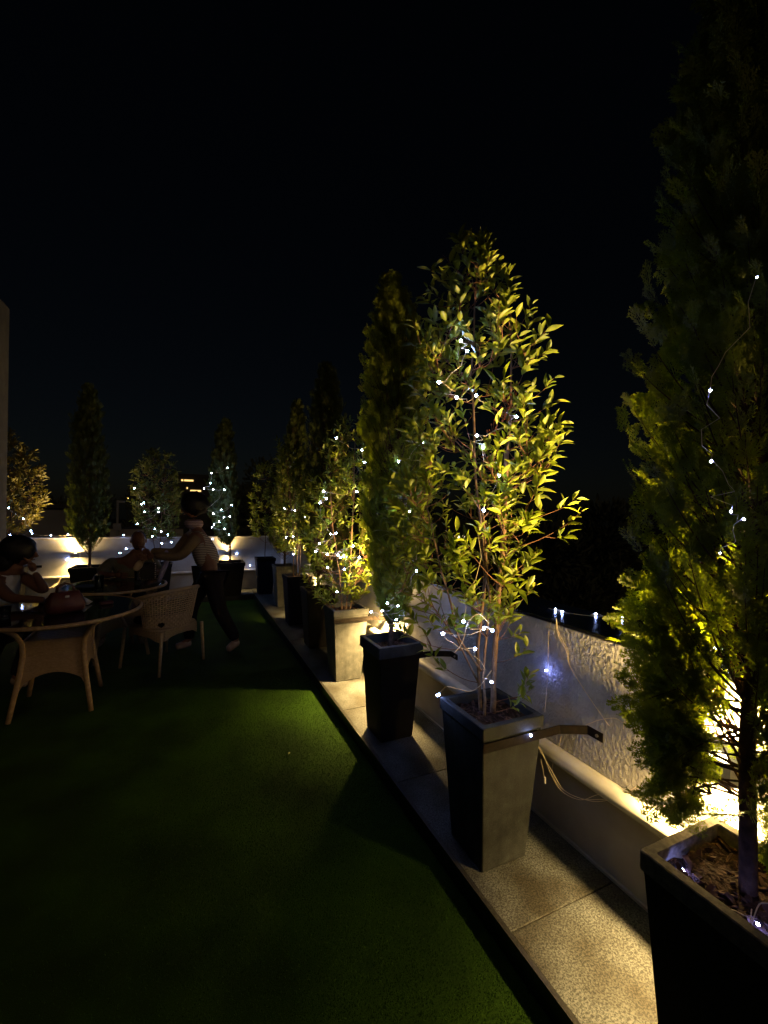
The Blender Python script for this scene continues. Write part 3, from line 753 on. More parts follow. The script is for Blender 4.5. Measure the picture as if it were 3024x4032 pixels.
# ------------------------------------------------------------------ the trees in the row along the right wall
P1 = [(2.82, -0.13, -0.06), (2.76, -0.24, -0.02), (2.64, -0.29, 0.05), (2.49, -0.35, 0.09), (2.37, -0.39, 0.19), (2.17, -0.35, 0.21), (2.0, -0.36, 0.25), (1.83, -0.42, 0.26), (1.66, -0.48, 0.20), (1.59, -0.50, 0.22), (1.46, -0.52, 0.20), (1.37, -0.52, 0.18), (1.22, -0.46, 0.17), (1.08, -0.34, 0.12)]
shrub(1.246, 1.553, P1,
      [[(.01, 0, .63, .013), (.02, .01, 1.0, .0125), (.045, .0, 1.5, .012), (.05, .02, 1.86, .011)],
       [(-.035, .02, .63, .009), (-.06, .03, .95, .008), (-.03, -.01, 1.3, .008), (-.08, .0, 1.7, .006), (-.11, .02, 2.2, .005), (-.09, .0, 2.82, .003)],
       [(-.02, -.02, .63, .007), (-.03, -.03, .85, .006), (-.01, -.03, 1.2, .006), (-.05, -.02, 1.6, .005)],
       [(.05, .02, 1.80, .006), (.07, .03, 2.05, .005), (.06, .02, 2.4, .004)],
       [(-.04, .0, .86, .005), (-.14, -.02, 1.0, .005), (-.22, -.03, 1.3, .004), (-.3, -.02, 1.6, .003)],
       [(-.05, .02, .80, .005), (-.16, .05, .98, .004), (-.27, .06, 1.12, .003)]],
      430, .058, 300, 11, 'tall broad-leaved shrub with yellow-green lit leaves in the charcoal centre planter',
      M['leaf'], M['leaf_stuff_dim'], M['bark_pale'], per=(5, 9), extra=[(.30, 0, 1.61), (.33, .02, 1.55), (.28, .0, 1.47), (.26, .03, 1.95), (.27, -.02, 1.88), (.24, .0, 1.8), (.10, 0, 1.03), (.12, 0, .95), (-.40, 0, 1.0), (-.36, .05, 1.05), (-.43, .0, 1.15), (-.3, .05, .98), (.13, -.03, .78), (.10, -.05, .74), (.15, .0, .83), (-.28, .1, .88), (-.22, .12, .80)],
      berries=[(.06, -.02, 2.08, 16), (.04, 0, 2.03, 12), (-.01, -.02, 1.96, 12), (-.02, 0, 1.80, 12)])

P2 = [(3.14, -0.08, -0.01), (3.01, -0.12, 0.04), (2.85, -0.16, 0.13), (2.63, -0.21, 0.2), (2.29, -0.23, 0.24), (1.77, -0.23, 0.27), (1.43, -0.21, 0.26), (1.17, -0.16, 0.2), (1.0, -0.10, 0.14), (.84, -.05, .08)]
conifer(1.26, 2.625, P2, 21, 'tall narrow cypress in the black planter, just behind the bright centre shrub', M['thuja'], SPRAY_MID, 1050, 6, .068, .017)
P3 = [(2.40, -0.01, 0.11), (2.22, -0.19, 0.2), (1.94, -0.22, 0.24), (1.78, -0.37, 0.27), (1.37, -0.38, 0.28), (1.02, -0.39, 0.28), (0.84, -0.36, 0.2), (0.74, -0.22, 0.09)]
shrub(1.30, 3.665, P3, [[(.0, 0, .63, .009), (.03, 0, 1.0, .008), (.05, 0, 1.5, .007), (.06, 0, 2.2, .004)], [(-.03, 0, .63, .008), (-.06, 0, 1.0, .007), (-.14, 0, 1.5, .005), (-.16, 0, 1.9, .004)], [(.03, .02, .63, .006), (.10, .03, 1.0, .005), (.15, 0, 1.5, .004)]],
      300, .058, 260, 31, 'bushy broad-leaved shrub full of fairy lights in the pale stone planter', M['leaf'], M['leaf_stuff_dim'], M['bark_pale'], per=(6, 10))
P4 = [(3.15, 0.02, 0.09), (3.0, -.04, 0.16), (2.72, -0.10, 0.24), (2.3, -0.16, 0.30), (1.88, -0.20, 0.34), (1.32, -0.20, 0.34), (0.95, -0.12, 0.26)]
conifer(1.31, 4.62, P4, 41, 'dim tall cypress with a pointed top, behind the shrub of the pale stone planter', M['thuja_shaded'], SPRAY_LOW, 650, 6, .08, .018)
P5 = [(2.43, -0.26, -0.16), (2.25, -0.28, 0.01), (1.92, -0.26, 0.08), (1.59, -0.24, 0.12), (1.26, -0.28, 0.14), (0.98, -0.20, 0.1)]
shrub(1.305, 5.62, P5, [[(.0, 0, .63, .008), (.0, 0, 1.2, .007), (-.08, 0, 1.9, .004)], [(-.04, 0, .63, .008), (-.05, 0, 1.25, .006), (-.15, 0, 2.2, .004)], [(.03, 0, .63, .007), (.04, 0, 1.3, .006)]],
      190, .065, 0, 51, 'yellowish shrub with straight orange stems in the navy planter', M['leaf'], M['leaf_stuff_dim'], M['bark_pale'], per=(6, 9), zb=.9)
P6 = [(3.22, 0.12, 0.20), (2.78, 0.02, 0.27), (2.19, -0.13, 0.30), (1.59, -0.22, 0.30), (1.05, -0.24, 0.25)]
conifer(1.36, 6.70, P6, 61, 'faint cypress in the dim beige planter near the end of the row', M['thuja_shaded'], SPRAY_LOW, 520, 6, .085, .018)
P7 = [(2.34, -0.14, 0.07), (2.03, -0.24, 0.21), (1.59, -0.28, 0.22), (1.05, -0.23, 0.18)]
shrub(1.24, 7.80, P7, [[(0, 0, .63, .008), (0, 0, 1.3, .006), (0, 0, 2.1, .004)]], 150, .07, 0, 71, 'almost black shrub in the far right corner planter', M['leaf_stuff_dim'], M['leaf_stuff_dim'], M['bark'], per=(6, 9))
P0s = -.0
P0 = [(3.35, -.03, .03), (3.1, -.08, .08), (2.77, -0.14, 0.14), (2.65, -0.16, 0.16), (2.52, -0.18, 0.18), (2.4, -0.19, 0.2), (2.28, -0.21, 0.21), (2.16, -0.22, 0.22), (1.97, -0.23, 0.23), (1.87, -0.28, 0.25), (1.73, -0.24, 0.26), (1.6, -0.245, 0.27), (1.47, -0.24, 0.27), (1.34, -0.23, 0.27), (1.24, -0.23, 0.25), (1.17, -0.22, 0.2), (1.08, -0.21, 0.12), (0.96, -0.19, 0.05), (0.87, -0.15, 0.0), (0.80, -0.12, -.02)]
conifer(1.243, .572, P0, 4, 'huge nearby cypress at the right edge, its lower left side lit yellow-green', M['thuja'], SPRAY_FINE, 760, 6, .072, .019, limb_r=.0026, droop_z=1.15, upright=.35,
        skip=lambda z, ac, dp, r: (z < 1.22 and -.13 < ac < .02 and r.random() < .93) or (1.2 <= z < 1.45 and dp > .2 and r.random() < .5),
        clumps=[(-.155, -.03, 1.16, .07, .10, .13, 150), (-.135, -.03, 1.0, .06, .09, .11, 140), (-.12, .0, .87, .055, .07, .07, 90), (-.19, .02, 1.30, .07, .10, .10, 90), (.07, -.05, 1.05, .05, .06, .2, 160), (.09, -.02, .88, .07, .07, .10, 100)])

# ------------------------------------------------------------------ trees along the far wall
FC1 = [(3.35, -0.08, -0.03), (3.11, -0.16, 0.09), (2.71, -0.25, 0.14), (1.93, -0.29, 0.24), (1.54, -0.32, 0.24), (1.22, -0.28, 0.25), (1.04, -0.2, 0.18)]
conifer(-1.37, 7.82, FC1, 81, 'far cypress next to the left wall lamp, lit yellow at its foot', M['thuja_shaded'], SPRAY_LOW, 620, 6, .085, .02)
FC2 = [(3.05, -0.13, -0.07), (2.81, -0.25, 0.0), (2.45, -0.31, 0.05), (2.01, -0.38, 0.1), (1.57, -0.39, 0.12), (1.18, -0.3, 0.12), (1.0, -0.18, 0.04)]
conifer(.66, 7.86, FC2, 82, 'far cypress sprinkled with fairy lights, right of the standing figure', M['thuja_shaded'], SPRAY_LOW, 560, 6, .085, .018)
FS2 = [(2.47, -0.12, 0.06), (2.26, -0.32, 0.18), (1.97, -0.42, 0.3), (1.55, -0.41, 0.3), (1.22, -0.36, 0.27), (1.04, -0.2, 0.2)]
shrub(-.42, 7.95, FS2, [[(0, 0, .63, .009), (0, 0, 1.3, .007), (.05, 0, 2.2, .004)], [(-.04, 0, .63, .008), (-.15, 0, 1.3, .006), (-.2, 0, 1.8, .004)]], 280, .07, 0, 83, 'dark far shrub sprinkled with fairy lights behind the seated man', M['thuja_shaded'], M['thuja_shaded'], M['bark'], per=(6, 10))
FS1 = [(2.61, -0.26, 0.01), (2.4, -0.34, 0.18), (2.26, -0.36, 0.36), (2.0, -0.36, 0.46), (1.67, -0.35, 0.48), (1.48, -0.35, 0.42), (1.3, -0.32, 0.30), (1.15, -0.24, 0.2)]
shrub(-2.42, 7.93, FS1, [[(0, 0, .63, .01), (.05, 0, 1.3, .007), (.1, 0, 2.2, .004)], [(.04, 0, .63, .008), (.12, 0, 1.1, .006), (.3, 0, 1.8, .004)], [(-.04, 0, .63, .008), (-.15, 0, 1.3, .006)]], 360, .07, 0, 84, 'bronze-leaved shrub at the left edge lit along its right side', M['leaf_brown'], M['leaf_brown'], M['bark'], per=(6, 10))

# ------------------------------------------------------------------ fairy lights
bulb_me = {}
def bulb_mesh(rad, m):
    k = (rad, m.name)
    if k not in bulb_me:
        bm = bmesh.new(); bmesh.ops.create_icosphere(bm, subdivisions=1, radius=rad)
        me = bpy.data.meshes.new('bulb'); bm.to_mesh(me); bm.free(); me.materials.append(m); bulb_me[k] = me
    return bulb_me[k]
def string(pts, label, m='bulb', rad=.0062, wire_r=.0013, jit=.03, seed=0, group='strings of cold white fairy lights', wire=True):
    r = random.Random(seed); o0 = Vector(pts[0])
    t = empty('fairy_light_string', o0, label=label, cat='string lights', group=group)
    if wire:
        w = MB(); path = []
        for a, b in zip(pts, pts[1:]):
            a, b = Vector(a), Vector(b); L = (b - a).length
            for k in range(6):
                u = k / 6; s = math.sin(math.pi * u)
                path.append(a.lerp(b, u) - o0 + Vector((r.uniform(-1, 1) * jit * s, r.uniform(-1, 1) * jit * s, -min(.06, .12 * L) * s + r.uniform(-1, 1) * jit * .4 * s)) + Vector((0, 0, .004)))
        path.append(Vector(pts[-1]) - o0 + Vector((0, 0, .004)))
        w.tube(path, wire_r, 4); w.build('wire', M['wire'], t)
    me = bulb_mesh(rad, M[m])
    for p in pts:
        o = link(bpy.data.objects.new('bulb', me), t); o.location = Vector(p) - o0
    return t
def pxs(L, Y, spread=.0, seed=1):
    r = random.Random(seed); return [at(x, y, Y + r.uniform(-spread, spread)) for x, y in L]
string(pxs([(1815,1342),(1840,1382),(1728,1505),(1798,1565),(1875,1558),(2033,1640),(1877,1715),(1902,1762),(1965,1872),(1905,2010),(1825,2447),(1938,2482),(1905,2475),(1743,2495),(1870,2555),(1935,2685)], 1.42, .06, 2), 'fairy lights wound through the bright centre shrub')
string(pxs([(1570,1817),(1665,1745),(1610,1958),(1550,2000),(1612,2013),(1640,2248),(1525,2375),(1567,2385),(1505,2405),(1600,2460),(1462,2410),(1603,2398),(1560,2440)], 2.42, .05, 3), 'fairy lights on the narrow cypress of the black planter')
string(pxs([(1325,1725),(1425,1772),(1435,1820),(1452,1905),(1405,1937),(1275,1935),(1285,1962),(1260,1980),(1302,2102),(1323,2100),(1258,2140),(1243,2172),(1390,2150),(1288,2183),(1330,2185),(1340,2195),(1353,2190),(1414,2195),(1355,2242),(1290,2235),(1327,2330)], 3.42, .06, 4), 'fairy lights on the shrub of the pale stone planter', rad=.007)
string(pxs([(1120,2002),(1160,2010),(1200,2035),(1155,2182),(1127,2115),(1154,2113)], 5.4, .1, 5), 'fairy lights on the yellowish shrub of the navy planter', rad=.006)
string(pxs([(895,1842),(832,1863),(828,1902),(803,1924),(840,1927),(884,1928),(806,2008),(871,2008),(912,1989),(840,2022),(905,2034),(881,2036),(863,2054),(842,2065),(834,2076),(885,2083),(902,2106),(820,2116),(837,2122),(853,2172)], 7.55, .05, 6), 'fairy lights on the far cypress right of the standing figure', 'bulb_far', .0085)
string(pxs([(530,1922),(567,1980),(557,1985),(569,2016),(624,2001),(624,2016),(541,2062),(610,2082),(635,2093),(661,2106),(675,2135),(637,2140),(600,2112),(535,2142),(497,2160),(472,2178)], 7.6, .08, 7), 'fairy lights on the far shrub behind the seated man', 'bulb_far', .0085)
string(pxs([(34,2000),(92,2043),(122,2090),(40,2107),(5,2120),(126,2136)], 7.5, .08, 8), 'fairy lights on the bronze-leaved shrub at the left edge', 'bulb_far', .008)
string([at(126,2100,8.22), at(200,2108,8.25), at(268,2104,8.25), at(296,2106,8.25), at(487,2107,8.25), at(560,2108,8.25)], 'fairy lights draped along the top of the white far wall', 'bulb_far', .007)
string([at(853,2172,8.2), at(932,2180,8.285), at(985,2226,8.22), at(1036,2212,8.26), at(1080,2220,8.1)], 'fairy lights hanging against the far wall in its right corner', 'bulb_far', .007)
string([at(268,2199,8.28), at(262,2203,8.28)], 'single fairy light on the far wall under the left lamp', 'bulb', .005, wire=False)
# nearest cypress and its planter
string([at(2980,1092,.45), at(2797,1538,.42), at(2800,1817,.42), at(2878,2015,.42), at(2930,2045,.45), at(2835,2178,.5)], 'fairy lights in the nearest cypress at the right edge', 'bulb_blue', rad=.0018, wire_r=.0005, jit=.02)
string([at_z(2690,3425,.675), at_z(2985,3640,.69)], 'fairy lights lying on the soil of the nearest planter', 'bulb_blue', rad=.0036, wire_r=.0008)
string([at_z(2188,2398,1.072), at_z(2213,2408,1.072), at_z(2346,2417,1.072), at_z(2450,2432,1.072)], 'fairy lights on the black coping left of the nearest cypress', rad=.005, jit=.012)
string([at_x(2668,2593,1.62), at_x(2725,2563,1.66), at_x(2815,2553,1.68), at_x(2867,2637,1.64)], 'fairy lights on the coping seen through the nearest cypress', rad=.005, jit=.03)
string([at_x(2150,2640,1.582)], 'fairy light dangling on the stucco wall with a blue glow', 'bulb_blue', rad=.0045, wire=False)
string([at_x(2797,3023,1.515), at_x(2716,2640,1.6)], 'fairy light hanging in front of the nearest lamp box', rad=.004, wire_r=.0008)
# long tangle of wire from the centre planter to the wall and the nearest planter
def cable(segs, label, rads=.0014, extra=None):
    o0 = Vector(segs[0][0]); t = empty('fairy_light_cable', o0, label=label, cat='cable', group='loose fairy light wires')
    for s in segs:
        pts = [Vector(p) - o0 for p in s]; fine = []
        for i in range(len(pts) - 1):
            p0 = pts[max(0, i-1)]; p1 = pts[i]; p2 = pts[i+1]; p3 = pts[min(len(pts)-1, i+2)]
            for k in range(5):
                u = k / 5; fine.append(.5 * ((2*p1) + (p2-p0)*u + (2*p0-5*p1+4*p2-p3)*u*u + (3*p1-p0-3*p2+p3)*u*u*u))
        fine.append(pts[-1]); MB().tube(fine, rads, 5).build('wire', M['wire'], t)
    return t
def mix(xp, yp, X): return at_x(xp, yp, X)
c1 = [mix(2065, 2825, 1.38), mix(2100, 2900, 1.40), mix(2130, 2960, 1.44), mix(2175, 3040, 1.48), mix(2220, 3110, 1.50), mix(2290, 3145, 1.51), mix(2360, 3148, 1.51), mix(2440, 3140, 1.53), mix(2520, 3100, 1.55)]
c2 = [p + Vector((random.Random(i).uniform(-.012, .012), .008, random.Random(i + 9).uniform(-.014, .014))) for i, p in enumerate(c1)]
c3 = [mix(2210, 2900, 1.59), mix(2195, 2960, 1.57), mix(2175, 3020, 1.53), mix(2190, 3080, 1.52), mix(2240, 3125, 1.52), mix(2330, 3155, 1.52), mix(2400, 3150, 1.53)]
cb1 = cable([c1, c2, c3], 'doubled beige wire looping down from the rim of the charcoal centre planter')
w1 = [mix(2192, 2440, 1.6), mix(2200, 2490, 1.598), mix(2235, 2560, 1.6), mix(2243, 2620, 1.6), mix(2290, 2700, 1.6), mix(2330, 2760, 1.6), mix(2370, 2820, 1.6), mix(2400, 2858, 1.6)]
w2 = [p + Vector((-.002, .007 * math.sin(i), .006 * math.cos(i * 2))) for i, p in enumerate(w1)]
w3 = [mix(2170, 2450, 1.6), mix(2160, 2500, 1.598), mix(2157, 2640, 1.59), mix(2152, 2720, 1.59), mix(2145, 2805, 1.52)]
w4 = [mix(2300, 2858, 1.6), mix(2360, 2835, 1.6), mix(2420, 2828, 1.6), mix(2460, 2845, 1.58), mix(2500, 2800, 1.57)]
w5 = [mix(2455, 2870, 1.58), mix(2465, 2825, 1.57), mix(2520, 2790, 1.56)]
cb2 = cable([w1, w2, w3, w4, w5], 'thin beige wires hanging down the stucco wall right of the centre shrub', .0015)
def plug(p, rot, label, parent, sz=(.004, .013, .004)):
    b = MB().bbox(-sz[0], sz[0], -sz[1], sz[1], -sz[2], sz[2], .001)
    o = b.build('connector', M['plug'], parent); o.location = Vector(p) - parent.location; o.rotation_euler = rot
plug(mix(2172, 2483, 1.598), (.1, 0, 0), '', cb2, (.004, .019, .006))
plug(mix(2145, 3072, 1.45), (1.4, .1, 0), '', cb1)
MB().tube([mix(2130, 2990, 1.42) - cb1.location, mix(2138, 3030, 1.44) - cb1.location, mix(2143, 3058, 1.45) - cb1.location], .001, 4).build('wire', M['wire'], cb1)
c5 = [at_z(1728, 2735, .725), at(1755, 2705, 1.43), at(1800, 2712, 1.44), at(1850, 2722, 1.45), at(1890, 2700, 1.46), at(1935, 2640, 1.47)]
c6 = [at(1790, 2570, 1.42), at(1820, 2530, 1.42), at(1845, 2450, 1.42), at(1885, 2418, 1.43), at(1925, 2455, 1.43)]
cable([c5, c6], 'wire loop curling over the left rim of the charcoal centre planter', .0017)
string([at_z(1728, 2735, .722), at(1722, 2738, 1.66)], 'fairy light shining on the left corner of the centre planter rim', rad=.0055, wire=False)
string([at(2090, 2895, 1.376)], 'fairy light against the front band of the centre planter', rad=.0055, wire=False)
cable([[at_x(2720, 2560, 1.68), at_x(2760, 2540, 1.69), at_x(2800, 2530, 1.7), at_x(2850, 2560, 1.7), at_x(2990, 2530, 1.7)],
       [at_x(2160, 2395, 1.68), at_x(2230, 2412, 1.66), at_x(2330, 2425, 1.66), at_x(2440, 2425, 1.68)],
       [at_z(2960, 3580, .71), at_z(2955, 3650, .70), at_z(2990, 3560, .73), at_z(3040, 3560, .74)]], 'loops of clear wire on the coping and soil by the nearest cypress', .0012)
# cord on the far lower wall
cable([[at(240, 2262, 8.20), at(225, 2295, 8.18), at(205, 2310, 8.1), at(180, 2320, 8.05), at(140, 2330, 8.0)], [at(246, 2262, 8.2), at(228, 2297, 8.16), at(208, 2314, 8.1)]], 'beige cord sagging from the far wall ledge under the left lamp', .005)

# ------------------------------------------------------------------ rattan tables
def rot(p, a): c, s = math.cos(a), math.sin(a); return Vector((p[0]*c - p[1]*s, p[0]*s + p[1]*c, p[2]))
def table(loc, rz, R, H, label, bright=True):
    t = empty('rattan_table', loc, rz, label=label, cat='table', group='round rattan tables with dark glass tops')
    mr = M['rattan'] if bright else M['rattan_chair']; mw = M['weave'] if bright else M['weave_chair']
    MB().lathe([(0.02, H - .012), (R - .02, H - .012), (R - .012, H - .006), (R - .02, H), (.02, H)], n=64).build('glass_top', M['glass_top'], t)
    rimb = MB(); n = 72
    rimb.rings([[Vector(((R + .013 * math.cos(b)) * math.cos(2*math.pi*k/n), (R + .013 * math.cos(b)) * math.sin(2*math.pi*k/n), H - .012 + .015 * math.sin(b))) for b in [2*math.pi*j/8 for j in range(8)]] for k in range(n + 1)], cap0=False, cap1=False)
    rimb.build('rim', mr, t, smooth=True)
    # legs: curve out from waist to the rim on top, and flare to the feet
    prof = [(0.25, 0.0), (.225, .16), (.20, .32), (.185, .46), (.19, .55), (.22, .62), (.30, H - .045)]
    for q in range(4):
        a = math.pi/4 + q * math.pi/2; k = math.sqrt(2)
        pts = [Vector((r_ * k * math.cos(a), r_ * k * math.sin(a), z)) for r_, z in prof]
        MB().tube(pts, [.017, .018, .02, .02, .019, .018, .016], 8).build('leg', mr, t, smooth=True)
    for q in range(4):
        a = q * math.pi / 2; pn = MB(); N = 12; outer = []; inner = []
        L0 = []
        for i in range(N + 1):
            u = -1 + 2 * i / N; zb = .235 + .085 * (1 - u * u) - (.06 if abs(u) > .9 else 0); col = []
            for j in range(6):
                z = zb + (.565 - zb) * j / 5
                r_ = .20 + (.32 - z) * .12 if z < .46 else .185 + (z - .46) * .06
                col.append(Vector((r_ + .004, u * r_, z)))
            L0.append(col)
        vs = [rot(p, a) for col in L0 for p in col] + [rot(p - Vector((.010, 0, 0)), a) for col in L0 for p in col]
        m = len(L0) * 6; fs = []
        for i in range(N):
            for j in range(5):
                b = i * 6 + j; fs += [(b, b+6, b+7, b+1), (m+b, m+b+1, m+b+7, m+b+6)]
        for i in range(N): fs += [(i*6, m+i*6, m+i*6+6, i*6+6), (i*6+5, i*6+11, m+i*6+11, m+i*6+5)]
        pn.add(vs, fs); pn.build('woven_panel', mw, t)
    MB().box(-.17, .17, -.17, .17, .545, .555).build('inner_shelf', mw, t)
    return t
table((-.92, 4.16, 0), .03, .56, .75, 'near round rattan table at the left edge, its wicker legs lit warm')
table((-.70, 5.33, 0), .4, .48, .74, 'far round table in shadow with glasses on it, before the seated man', False)

# ------------------------------------------------------------------ rattan tub chairs
def chair(loc, rz, label, m='rattan_chair', mw='weave_chair'):
    """local +Y is where the sitter faces"""
    t = empty('rattan_chair', loc, rz, label=label, cat='chair', group='rattan tub chairs round the tables')
    w = .255
    for sx, sy in ((-1, -1), (1, -1), (-1, 1), (1, 1)):
        top = Vector((sx * w * .93, sy * w * .93 - (.02 if sy < 0 else 0), .40)); ft = Vector((sx * w * 1.04, sy * w * 1.04, 0))
        MB().tube([ft, ft.lerp(top, .5), top], [.0135, .015, .017], 8).build('leg', M[m], t, smooth=True)
    # seat
    n = 24; ring = []
    def sh(k, s): a = 2*math.pi*k/n; ca, sa = math.cos(a), math.sin(a); e = .55; return (s * math.copysign(abs(ca)**e, ca), s * math.copysign(abs(sa)**e, sa))
    MB().rings([[Vector((*sh(k, s), z)) for k in range(n)] for s, z in ((.22, .335), (.252, .345), (.258, .40), (.250, .42), (.235, .425), (.01, .415))]).build('seat', M[mw], t)
    # continuous top rail: arm fronts low, high at the back
    N = 30; rail = []
    for i in range(N + 1):
        u = -1 + 2 * i / N; hz = .645 + .145 * (max(0, math.cos(u * math.radians(98)))) ** 1.2
        if abs(u) <= .62:
            a = -math.pi/2 + u / .62 * math.pi / 2; rail.append(Vector((.30 * math.cos(a), .31 * math.sin(a) - .01, hz)))
        else:
            q = (abs(u) - .62) / .38; rail.append(Vector((math.copysign(.30 - .02 * q * q, u), -.01 + .30 * q, hz - .02 * q * q)))
    MB().tube(rail, .019, 9).build('top_rail', M[m], t, smooth=True)
    for sx in (0, N):
        p = rail[sx]; q = Vector((math.copysign(.235, p.x), .22, .40)); MB().tube([q, q.lerp(p, .5) + Vector((0, .03, 0)), p], .014, 8).build('arm_post', M[m], t, smooth=True)
    # woven back with open holes: vertical stakes and flat woven bands
    i0, i1 = 6, N - 6; stk = MB(); cols = []
    for i in range(i0, i1 + 1):
        for h in (0, .5):
            if i == i1 and h: continue
            p = rail[i].lerp(rail[min(i+1, N)], h); b = Vector((p.x * .80, p.y * .80 + .005, .41)); cols.append((b, p)); stk.tube([b, b.lerp(p, .5), p], .0035, 4, False)
    stk.build('back_stakes', M[m], t)
    bd = MB()
    for j in range(17):
        s = (j + .6) / 17.5; hh = .0056 if 5 < j < 15 else .0095; loopA = []
        for k, (b, p) in enumerate(cols):
            o = b.lerp(p, s); nrm = Vector((o.x, o.y, 0)).normalized() * (.0045 if (k + j) % 2 else -.0045); loopA.append(o + nrm)
        vs = []; fs = []
        for k, q in enumerate(loopA):
            nr = Vector((q.x, q.y, 0)).normalized() * .0012
            vs += [q + Vector((0, 0, -hh)) + nr, q + Vector((0, 0, hh)) + nr, q + Vector((0, 0, hh)) - nr, q + Vector((0, 0, -hh)) - nr]
        for k in range(len(loopA) - 1):
            a = k * 4; fs += [(a, a+4, a+5, a+1), (a+1, a+5, a+6, a+2), (a+2, a+6, a+7, a+3), (a+3, a+7, a+4, a)]
        bd.add(vs, fs)
    bd.build('back_weave', M[m], t)
    # woven seat apron
    ap = MB(); lo = []; hi = []
    for k in range(n):
        x_, y_ = sh(k, .262); lo.append(Vector((x_, y_, .325 + .03 * math.cos(2*math.pi*k/n*4)))); hi.append(Vector((x_, y_, .40)))
    ap.rings([lo, hi], cap0=False, cap1=False); ap.build('seat_apron', M[mw], t)
    return t
ch_rz = math.atan2(.39, -.36) - math.pi / 2
chair((-.215, 4.83, 0), ch_rz, 'rattan tub chair with its woven back to the camera, right of the tables')
chair((-.72, 6.12, 0), math.pi, 'rattan chair under the seated man behind the far table')
chair((-1.66, 4.92, 0), -1.9, 'rattan chair under the woman at the left edge')
cu = MB().bbox(-.2, .2, -.2, .2, .0, .07, .025).build('seat_cushion', M['black_cloth'], None, label='black cushion on the seat of the tub chair right of the tables', cat='cushion')
cu.location = (-.215, 4.83, .422); cu.rotation_euler = (0, 0, ch_rz)

# ------------------------------------------------------------------ people
def skinned(verts, edges, radii, sub=1, root=0):
    me = bpy.data.meshes.new('skin_tmp'); me.from_pydata([tuple(v) for v in verts], edges, []); me.update()
    o = bpy.data.objects.new('skin_tmp', me); COL.objects.link(o)
    mo = o.modifiers.new('s', 'SKIN'); mo.use_smooth_shade = True; mo.branch_smoothing = .6
    sv = me.skin_vertices[0].data
    for i, rr in enumerate(radii):
        sv[i].radius = (rr, rr) if not hasattr(rr, '__len__') else rr; sv[i].use_root = (i == root)
    ms = o.modifiers.new('b', 'SUBSURF'); ms.levels = sub; ms.render_levels = sub
    bpy.context.view_layer.update(); dg = bpy.context.evaluated_depsgraph_get()
    ev = o.evaluated_get(dg).to_mesh(); V = [v.co.copy() for v in ev.vertices]; F = [tuple(p.vertices) for p in ev.polygons]
    o.evaluated_get(dg).to_mesh_clear(); bpy.data.objects.remove(o); bpy.data.meshes.remove(me)
    return V, F

def head(mb, c, look, r=.10):
    """head with brow, nose, mouth, chin and ears, facing look"""
    look = Vector(look).normalized(); side = Vector((0, 0, 1)).cross(look).normalized(); up = look.cross(side)
    n, m = 16, 12; loops = []
    for i in range(1, m):
        a = math.pi * i / m; L = []
        for k in range(n):
            b = 2 * math.pi * k / n; f = math.cos(b) * math.sin(a); s = math.sin(b) * math.sin(a); z = -math.cos(a)
            w = .78 * (1 - .16 * max(0, -z)); d = .95 * (1 - .10 * max(0, -z))
            p = look * f * r * d + side * s * r * w + up * z * r * 1.22
            if f > .75 and abs(s) < .3: p += look * (.012 * math.exp(-((z + .25) / .12) ** 2) - .004 * math.exp(-((z + .52) / .05) ** 2))
            if f > .5 and .15 < abs(s) < .5: p -= look * .008 * math.exp(-((z - .02) / .1) ** 2)
            L.append(Vector(c) + p)
        loops.append(L)
    mb.rings(loops)
    mb.tube([Vector(c) + look * r * .9 + up * r * .08, Vector(c) + look * r * 1.10 - up * r * .30, Vector(c) + look * r * .96 - up * r * .38], [r * .08, r * .15, r * .08], 6)
    for sg in (1, -1): mb.ball(Vector(c) + side * sg * r * .80 - look * r * .05, r * .26, 6, 5, (.5, .5, 1))
    mb.tube([Vector(c) + look * r * .86 - up * r * .62 - side * r * .25, Vector(c) + look * r * .93 - up * r * .60, Vector(c) + look * r * .86 - up * r * .62 + side * r * .25], r * .05, 5)

def hand(mb, wrist, d, side, curl=.5, s=1.0):
    """palm and five separate bent fingers; d = pointing direction, side = thumb side"""
    d = Vector(d).normalized(); side = (Vector(side) - d * Vector(side).dot(d)).normalized(); nrm = d.cross(side).normalized(); w = Vector(wrist)
    V, F = skinned([w, w + d * .04 * s, w + d * .085 * s], [(0, 1), (1, 2)], [(.020*s, .026*s), (.016*s, .038*s), (.014*s, .038*s)]); mb.add(V, F)
    for i, (off, ln) in enumerate(((.028, .07), (.010, .078), (-.009, .072), (-.027, .058))):
        b = w + d * .08 * s + side * off * s; p1 = b + d * ln * .42 * s - nrm * curl * .012 * s; p2 = p1 + (d - nrm * curl * .9).normalized() * ln * .34 * s; p3 = p2 + (d - nrm * curl * 1.8).normalized() * ln * .28 * s
        mb.tube([b, p1, p2, p3], [.0092*s, .0088*s, .0078*s, .0062*s], 6)
    b = w + d * .03 * s + side * .024 * s; mb.tube([b, b + (d * .6 + side).normalized() * .034 * s, b + (d * 1.0 + side * .9).normalized() * .062 * s], [.011*s, .0098*s, .0075*s], 6)

